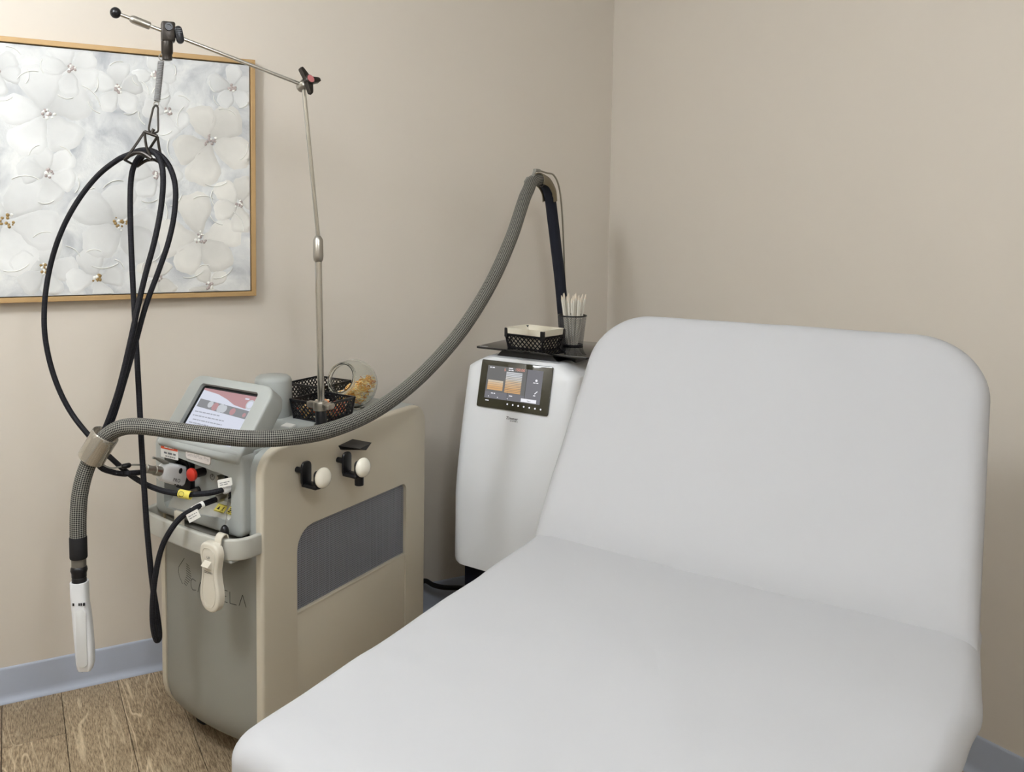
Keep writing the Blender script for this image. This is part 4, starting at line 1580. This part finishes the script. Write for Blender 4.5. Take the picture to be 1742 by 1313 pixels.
for t, a, b, off in nzp:
    rings.append([(off + x, y_, t) for x, y_ in rrect(-b, -a, b, a, min(a, b) * .72, 6)])
no_ = MB().loft(rings, M=NM).build('nozzle', M_white, ho, 50)
m_ = MB()
gi = [[(x, y_, 0) for x, y_ in rrect(-.010, -.065, .0125, .070, .0105, 6)]]
NF = basis(NZ[0] + zx * .232 + xx_ * .0075 - yx * .0183 * 0, xx_, -zx)
toward = -FWD * 0
fr_n = NF.to_3x3() @ Vector((0, 0, 1))
m_.plate(rrect(-.0115, -.075, .0135, .066, .011, 6), .0015, bev=.0007, M=T(*(fr_n * .0175)) @ NF)
m_.build('nozzle_inlay', mat('pale_plastic', (210, 211, 210), .4), no_)
for xo, w_ in ((-.012, .004), (.002, .003), (.007, .003), (.014, .005)):
    MB().box(NF @ Vector((xo - .004, .079, .0195)), (w_, .004, .006)).build('nozzle_slot', M_ink, no_, 0)
MB().box(NM @ Vector((.008, 0, .3215)), (.016, .012, .003)).build('nozzle_tip', M_ink, no_, 0)

# clear clamp band gathering hose and cables
RG0, RG1 = Vector((-1.9655, -.5130, .9005)), Vector((-2.0020, -.4955, .8345))
rgm = along(RG1, RG0)
rb_ = MB()
prof = [(.0355, 0), (.0368, .003), (.0368, .055), (.0372, .060), (.0372, .072), (.0355, .074), (.0340, .072), (.0340, .003)]
rings = [[(r_ * math.cos(2 * PI * j / 32), r_ * .92 * math.sin(2 * PI * j / 32), z_) for j in range(32)] for r_, z_ in prof]
rb_.loft(rings, M=T(*(-RG1)) @ rgm, vclosed=True)
band = rb_.build('clamp_band', M_clear, None, 40)
band.location = RG1
tag(band, 'shiny clear band clamping the grey hose and black cables together', 'clamp')

# ------------------------------------------------------------------ things on the laser cart


def lattice_wall(m, w, h, pit, bar, th, M, top=.006, bot=.004, flare=0.0, mi=0):
    """diamond lattice panel w x h in XY (x centred), with rim bars"""
    m.box((0, h - top / 2, 0), (w, top, th * 1.5), mi, M=M)
    m.box((0, bot / 2, 0), (w, bot, th), mi, M=M)
    for sgn in (1, -1):
        n_ = int((w + h) / pit) + 2
        for k_ in range(-n_, n_ + 1):
            # line x = k*pit + sgn*y ; clip to panel
            ys_ = []
            y0c, y1c = bot, h - top
            x0c = k_ * pit + sgn * y0c
            x1c = k_ * pit + sgn * y1c
            a, b = (x0c, y0c), (x1c, y1c)
            # clip in x
            lo, hi = -w / 2, w / 2
            if max(a[0], b[0]) < lo or min(a[0], b[0]) > hi:
                continue

            def clip(p, q_):
                if p[0] < lo:
                    t = (lo - p[0]) / (q_[0] - p[0])
                    return (lo, p[1] + (q_[1] - p[1]) * t)
                if p[0] > hi:
                    t = (hi - p[0]) / (q_[0] - p[0])
                    return (hi, p[1] + (q_[1] - p[1]) * t)
                return p
            a2, b2 = clip(a, b), clip(b, a)
            L = math.hypot(b2[0] - a2[0], b2[1] - a2[1])
            if L < .002:
                continue
            ang = math.atan2(b2[1] - a2[1], b2[0] - a2[0])
            m.box(((a2[0] + b2[0]) / 2, (a2[1] + b2[1]) / 2, 0), (L, bar, th), mi, M=M @ T(0, 0, 0), rot=Matrix.Rotation(ang, 4, 'Z'))


def basket(name, label, loc, rotz, w, l, h, fl=.008, pit=.0125, bar=.0034, group=None):
    b = thing(name, label, 'basket', loc, rotz, group)
    tilt = math.atan2(fl, h)
    hh = math.hypot(h, fl)
    for (ox, oy, rz, ww) in ((0, -l / 2, 0, w), (0, l / 2, PI, w), (w / 2, 0, PI / 2, l), (-w / 2, 0, -PI / 2, l)):
        m = MB()
        M = T(ox, oy, 0) @ Matrix.Rotation(rz, 4, 'Z') @ Matrix.Rotation(PI / 2 + tilt, 4, 'X')
        lattice_wall(m, ww + fl, hh, pit, bar, .0022, M)
        m.build('lattice_wall', M_black, b, 0)
    MB().box((0, 0, .0015), (w, l, .003)).build('bottom', M_black, b, 0)
    for sx_ in (-1, 1):
        for sy_ in (-1, 1):
            MB().cyl((sx_ * w / 2, sy_ * l / 2, 0), (sx_ * (w / 2 + fl), sy_ * (l / 2 + fl), h), .0035, n=8).build('corner_post', M_black, b, 0)
    return b


DZ = .8535
b1 = basket('lattice_basket', 'black lattice basket on the cart, in front beside the chrome pole', cart((-.140, .388, DZ)), -TH, .112, .122, .058, .008, .0155, .0034)
b2 = basket('lattice_basket', 'black lattice basket on the cart, partly hidden behind the glass jar', cart((-.290, .545, DZ)), -TH, .118, .135, .066, .008, .0155, .0034)

# small wrapped pads filling the front basket
M_am = [mat('amber_plastic', (236, 184, 104), 0.2), mat('gold_plastic', (242, 216, 152), 0.2),
        mat('brown_amber', (214, 140, 72), 0.2), mat('pale_plastic_curl', (244, 238, 216), 0.2)]
M_pk = [mat('foil_orange', (232, 160, 104), .4), mat('foil_cream', (244, 234, 206), .4), mat('foil_rust', (206, 104, 76), .4), mat('foil_gold', (240, 208, 140), .35)]
rn = random.Random(3)
m_ = MB()
for k_ in range(260):
    x, y_, z_ = rn.uniform(-.049, .049), rn.uniform(-.054, .054), rn.uniform(.008, .042)
    rot = Matrix.Rotation(rn.uniform(0, 6), 4, 'Z') @ Matrix.Rotation(rn.uniform(-.8, .8), 4, 'X')
    m_.box((x, y_, z_), (rn.uniform(.008, .014), rn.uniform(.006, .010), .004), rn.randrange(4), bev=.001, seg=1, rot=rot)
pk = m_.build('wrapped_pads', M_pk, None, 0)
pk.location = cart((-.138, .385, DZ))
pk.rotation_euler = (0, 0, -TH)
pk['kind'] = 'stuff'
tag(pk, 'loose orange and cream wrapped pieces in the front cart basket', 'pads')

# glass cookie jar with slanted mouth
JL = cart((-.146, .539, DZ))
jr = thing('glass_jar', 'round clear glass jar with a slanted open mouth on the cart', 'jar', JL, 0)
JC = Vector((0, 0, .076))
# mouth direction: up-left towards the operator side of the cart
MD = (-right * .50 - Vector((.4207, .9048, 0)) * .76 + Vector((0, 0, .36))).normalized()
jm = along(JC, JC + MD)


def jar_shell(R0):
    prof = []
    n = 18
    mouth_a = math.asin(.045 / .074)
    for k_ in range(n + 1):
        a = PI - (PI - mouth_a) * k_ / n
        prof.append((max(1e-4, R0 * math.sin(a)), R0 * math.cos(a)))
    return prof


outer = jar_shell(.074)
outer += [(.0445, .0625), (.0450, .070)]
innerp = [(r_ * .965 if r_ > .001 else r_, z_ * .965) for r_, z_ in jar_shell(.074)]
innerp += [(.0422, .0625), (.0425, .070)]
MB().lathe(outer + innerp[::-1], 40, M=jm @ T(0, 0, 0), caps=False).build('jar_body', M_glass, jr, 60)
m_ = MB()
m_.torus(.0455, .0036, M=jm @ T(0, 0, .069), n=40, k=10)
m_.torus(.0465, .0026, M=jm @ T(0, 0, .061), n=40, k=8)
m_.build('jar_rim', M_glass, jr, 80)
MB().lathe([(.030, -.0755), (.034, -.0755), (.034, -.070), (.030, -.0690)], 30, M=T(*JC), caps=True).build('jar_foot', M_glass, jr, 40)
# amber curls inside
m_ = MB()
rn = random.Random(11)
cnt = 0
while cnt < 330:
    p = Vector((rn.uniform(-1, 1), rn.uniform(-1, 1), rn.uniform(-1, 1)))
    if p.length > 1:
        continue
    p *= .064
    # heaped away from the mouth
    hlim = -.004 + .55 * (p.dot(right))
    if p.z > hlim or p.dot(MD) > .040:
        continue
    cnt += 1
    rr_ = rn.uniform(.0045, .0085)
    q_ = Matrix.Rotation(rn.uniform(0, 6.3), 4, 'Z') @ Matrix.Rotation(rn.uniform(0, 3.1), 4, 'X')
    MM = T(*(JC + p)) @ q_
    mi_ = rn.choices((0, 1, 2, 3), (5, 4, 2, 2))[0]
    if rn.random() < .55:
        m_.torus(rr_, .0012, M=MM, n=12, k=5, mi=mi_)
    else:
        m_.tube([(-.010, 0, 0), (-.004, .002, .001), (.004, -.002, -.001), (.010, 0, 0)], .0016, 5, mi_, sub=2, M=MM)
jc = m_.build('amber_curls', M_am, None, 60)
jc.location = JL
jc['kind'] = 'stuff'
tag(jc, 'heap of amber and clear plastic rings inside the glass jar', 'plastic rings')

# folded paper slip between monitor and basket
ps = MB()
ps.add([(0, 0, 0), (.05, .012, 0), (.052, .045, .004), (.004, .035, .006), (0, 0, .010), (.05, .012, .006), (.052, .045, .016), (.004, .035, .020)],
       [[0, 3, 2, 1], [4, 5, 6, 7], [0, 1, 5, 4], [1, 2, 6, 5], [2, 3, 7, 6], [3, 0, 4, 7]])
pso = ps.build('folded_cloth', M_paper, None, 0)
pso.location = cart((-.150, .222, DZ))
pso.scale = (.6, .6, .5)
pso.rotation_euler = (0, 0, -TH)
tag(pso, 'small folded white cloth lying behind the tilted screen', 'cloth')

# ------------------------------------------------------------------ white skin cooler
CRY = (-.8929, -.3295, 0)
cz_ = thing('skin_cooler', 'white floor-standing skin cooling machine with dark touch screen', 'cooling machine', CRY, -TH)


def cry(l):
    return Vector(CRY) + SX * l[0] + SY * l[1] + Vector((0, 0, l[2]))


KW = .386


def fprof(z):
    return .085 * max(0.0, (z - .55) / .43) ** 1.3


rings = []
for z, ins_ in ((.326, .010), (.331, .003), (.34, 0), (.40, 0), (.48, 0), (.55, 0), (.60, 0), (.65, 0), (.70, 0), (.75, 0), (.80, 0), (.85, 0), (.90, 0), (.94, 0), (.957, .002), (.970, .020), (.982, .042), (.990, .058), (.993, .066)):
    yf = fprof(z)
    rings.append([(x, y_, z) for x, y_ in rrect(ins_, yf + ins_ * .05, KW - ins_ * .95, .50 - ins_ * .3, (.035, .035, .02, .02), 6)])
MB().loft(rings).build('body', M_white, cz_, 45)
m_ = MB()
m_.box((KW / 2, .27, .185), (KW - .024, .42, .28), bev=.012)
m_.build('base', mat('navy_black_plastic', (24, 24, 34), .35), cz_)
for cx_, cy_ in ((.05, .09), (.336, .09), (.05, .43), (.336, .43)):
    MB().lathe([(.008, -.012), (.026, -.012), (.028, -.008), (.028, .008), (.026, .012), (.008, .012)], 18,
               M=T(cx_, cy_, .028) @ Matrix.Rotation(PI / 2, 4, 'Y')).build('caster', M_blackm, cz_)
# touch screen, leaning with the face
ZA, ZB = .838, .984
YA, YB = fprof(ZA), fprof(ZB)
st = math.atan2(YB - YA, ZB - ZA)
SL = math.hypot(YB - YA, ZB - ZA)
DM = basis((0, YA - .003, ZA), (1, 0, 0), (0, math.sin(st), math.cos(st)))
DX0, DX1 = .062, .309
dsp = MB()
dsp.plate(rrect(DX0, 0, DX1, SL, .005, 4), .004, bev=.001, M=DM)
dso = dsp.build('touch_screen', M_bezel, cz_)
ui = MB()
uw, uh = DX1 - DX0, SL


def U(u, v):
    return (DX0 + u * uw, v * uh)


def ur(u0, v0, u1, v1, z, mi):
    a, b = U(u0, v0), U(u1, v1)
    ui.rect(a[0], a[1], b[0], b[1], z, mi, DM)


ur(.10, .20, .42, .89, .0043, 0)
ur(.425, .20, .66, .89, .0043, 0)
ur(.665, .20, .88, .89, .0043, 1)
ur(.10, .20, .42, .34, .0045, 1)
ur(.425, .20, .66, .34, .0045, 1)
for k_ in range(5):
    ur(.125, .38 + k_ * .042, .345, .38 + k_ * .042 + .038, .0047, 2 + [5, 5, 4, 3, 2][k_])
for k_ in range(13):
    ur(.375, .36 + k_ * .034, .60, .36 + k_ * .034 + .026, .0047, 2 + [5, 5, 5, 4, 4, 3, 3, 2, 1, 1, 0, 0, 0][k_])
ui.text('5', .012, .0047, 9, DM @ T(*U(.35, .80), 0), 'CENTER')
ui.text('150:00', .0125, .0047, 9, DM @ T(*U(.56, .83), 0), 'CENTER')
ui.words(*U(.13, .84), U(.20, 0)[0], .003, .0047, 8, DM, 1)
ui.words(*U(.40, .86), U(.46, 0)[0], .003, .0047, 8, DM, 2)
ui.words(*U(.40, .82), U(.47, 0)[0], .003, .0047, 8, DM, 3)
ui.words(*U(.19, .30), U(.25, 0)[0], .003, .0047, 8, DM, 4)
ui.words(*U(.45, .29), U(.51, 0)[0], .003, .0047, 8, DM, 5)
ui.words(*U(.12, .14), U(.17, 0)[0], .003, .0047, 8, DM, 6)
ui.words(*U(.76, .62), U(.84, 0)[0], .003, .0047, 8, DM, 7)
ui.words(*U(.78, .36), U(.83, 0)[0], .003, .0047, 8, DM, 8)
for u_, v_ in ((.16, .24), (.29, .235), (.43, .235)):
    ui.ell(*U(u_, v_), .0016, .0016, .0047, 8, DM, 8)
ui.ell(*U(.80, .68), .004, .004, .0047, 8, DM, 10)
ui.poly([U(.79, .41), U(.80, .40), U(.835, .46), U(.825, .47)], .0047, 8, DM)
for k_ in range(7):
    ui.ell(*U(.44 + k_ * .077, .125 - k_ * .002), .0028, .0030, .0047, 8, DM, 6 + k_ % 3)
ur(.62, .215, .83, .285, .0049, 8)
ui.text('Start', .0065, .0051, 10, DM @ T(*U(.73, .232), 0), 'CENTER')
ui.build('display', [M_uig, M_uid] + M_uio + [M_uiw, M_uit, M_inkg], dso, 0)
lg = MB()
zl = .812
LGM = basis((.19, fprof(zl) - .0012, zl), (1, 0, 0), (0, (fprof(zl + .02) - fprof(zl)) / .02, 1))
lg.text('Zimmer', .0125, 0, 0, LGM @ T(0, -.001, 0), 'CENTER', off=.0001)
lg.words(-.006, -.006, .020, .0024, 0, 1, LGM, 4)
lg.build('lettering', [M_ink, M_inkg], cz_, 0)
# bracket and smoked glass shelf
SHZ = 1.021
br = MB()
br.loft([[(x, y_, z) for x, y_ in rrect(.075 + i_, .13, .31 - i_, .36, .01, 3)] for z, i_ in ((.985, 0), (SHZ - .006, .03))])
br.box((.32, .26, 1.0), (.035, .16, .034), bev=.004)
br.build('shelf_bracket', M_black, cz_, 30)
MB().plate(rrect(.022, .100, .412, .440, .014, 5), .006, bev=.0015, M=T(0, 0, SHZ - .006)).build('glass_shelf', M_dglass, cz_)
sk = MB()
sk.rect(.034, .106, .062, .118, SHZ + .0004, 0)
sk.words(.038, .110, .058, .003, SHZ + .0006, 1, None, 2)
sk.build('shelf_sticker', [M_paper, M_inkg], cz_, 0)

# basket with cream tray on the shelf
BK = cry((.196, .180, SHZ))
b3 = basket('lattice_basket', 'black lattice basket with cream tray on the smoked glass shelf', BK, -TH - R(10), .130, .100, .046, .008, .0165, .0030)
for sx_ in (-1, 1):
    for sy_ in (-1, 1):
        MB().box((sx_ * .070, sy_ * .055, .050), (.012, .012, .030), bev=.002).build('corner_tab', M_black, b3, 0)
ty = MB()
rings = []
for z, a in ((.004, .058), (.066, .066), (.0665, .0675), (.064, .0685)):
    pass
o_r = lambda e, z: [(x, y_, z) for x, y_ in rrect(-.058 - e, -.043 - e, .058 + e, .043 + e, .010, 4)]
ty.loft([o_r(0, .0045), o_r(.006, .045), o_r(.0155, .0475), o_r(.0170, .0665), o_r(.0145, .0670), o_r(.005, .050), o_r(-.003, .0075)])
tyo = ty.build('cream_tray', M_cream, None, 40)
tyo.location = BK
tyo.rotation_euler = (0, 0, -TH - R(10))
tag(tyo, 'cream plastic tray nested inside the basket on the glass shelf', 'tray')

# wire mesh pencil cup with white pencils
CU = cry((.266, .313, SHZ))
cup = thing('mesh_cup', 'black wire mesh cup holding white pencils on the glass shelf', 'cup', CU)
rb0, rt0, hc = .036, .0455, .100
m_ = MB()
nw = 52
for sgn in (1, -1):
    for k_ in range(nw):
        vs = []
        for s_ in range(9):
            t = s_ / 8
            a = 2 * PI * k_ / nw + sgn * t * 1.5
            r_ = rb0 + (rt0 - rb0) * t + (.0003 if sgn > 0 else 0)
            for dlt in (-.014, .014):
                vs.append((r_ * math.cos(a + dlt), r_ * math.sin(a + dlt), .004 + t * (hc - .006)))
        m_.add(vs, [[2 * s_, 2 * s_ + 1, 2 * s_ + 3, 2 * s_ + 2] for s_ in range(8)])
mw = m_.build('mesh_wall', mat('painted_wire', (112, 112, 112), .4, .3), cup, 0)
mw['kind'] = 'stuff'
MB().torus(rt0, .0022, M=T(0, 0, hc), n=32, k=8).build('rim', M_black, cup)
MB().lathe([(rb0 + .0004, 0), (rb0 + .0012, .006), (rb0 - .001, .006), (rb0 - .001, .0015), (.001, .0015)], 32, caps=True).build('base', M_black, cup)
pm_ = MB()
pm_.lathe([(.0036, 0), (.0036, .150), (.0012, .164), (.0004, .166)], 8)
me_p = None
rn = random.Random(5)
M_pen = mat('white_wood', (226, 222, 210), .5)
M_tip = mat('bare_wood_tip', (224, 212, 194), .6)
spots = []
for k_ in range(22):
    a = k_ * 2.39996
    rr_ = .033 * math.sqrt((k_ + .5) / 22)
    spots.append((rr_ * .7, a, rr_))
for k_, (rb_, a, rt_) in enumerate(spots):
    bx_, by_ = .8 * rb_ * math.cos(a + .4), .8 * rb_ * math.sin(a + .4)
    sl = 1.12 + .16 * rn.random()
    tx_, ty_ = sl * rt_ * math.cos(a), sl * rt_ * math.sin(a)
    L = Vector((tx_ - bx_, ty_ - by_, .12))
    q_ = L.normalized().to_track_quat('Z', 'Y')
    if me_p is None:
        ob = pm_.build('white_pencil', M_pen, None, 40)
        ob.data.materials.append(M_tip)
        for p in ob.data.polygons:
            if p.center.z > .151:
                p.material_index = 1
        me_p = ob.data
    else:
        ob = bpy.data.objects.new('white_pencil', me_p)
        COL.objects.link(ob)
    ob.location = CU + Vector((bx_, by_, .0045))
    ob.rotation_mode = 'QUATERNION'
    ob.rotation_quaternion = q_
    s_ = rn.uniform(.93, 1.03)
    ob.scale = (1, 1, s_)
    tag(ob, 'white pointed pencil standing in the black mesh cup', 'pencil', 'white pencils in the mesh cup')

# power cord on the floor behind the cart
PC = [(-1.02, -.14, .012), (-.96, -.10, .06), (-.90, -.075, .13), (-.8476, -.06, .1443), (-.817, -.07, .1277), (-.7791, -.08, .1161), (-.72, -.095, .110), (-.66, -.13, .11)]
o_, pts = frame_pts(PC)
pc = MB().tube(pts, .009, 10, sub=5).build('power_cord', M_black, None, 60)
pc.location = o_
tag(pc, 'thick black power cord running behind the cart towards the cooler', 'cord')
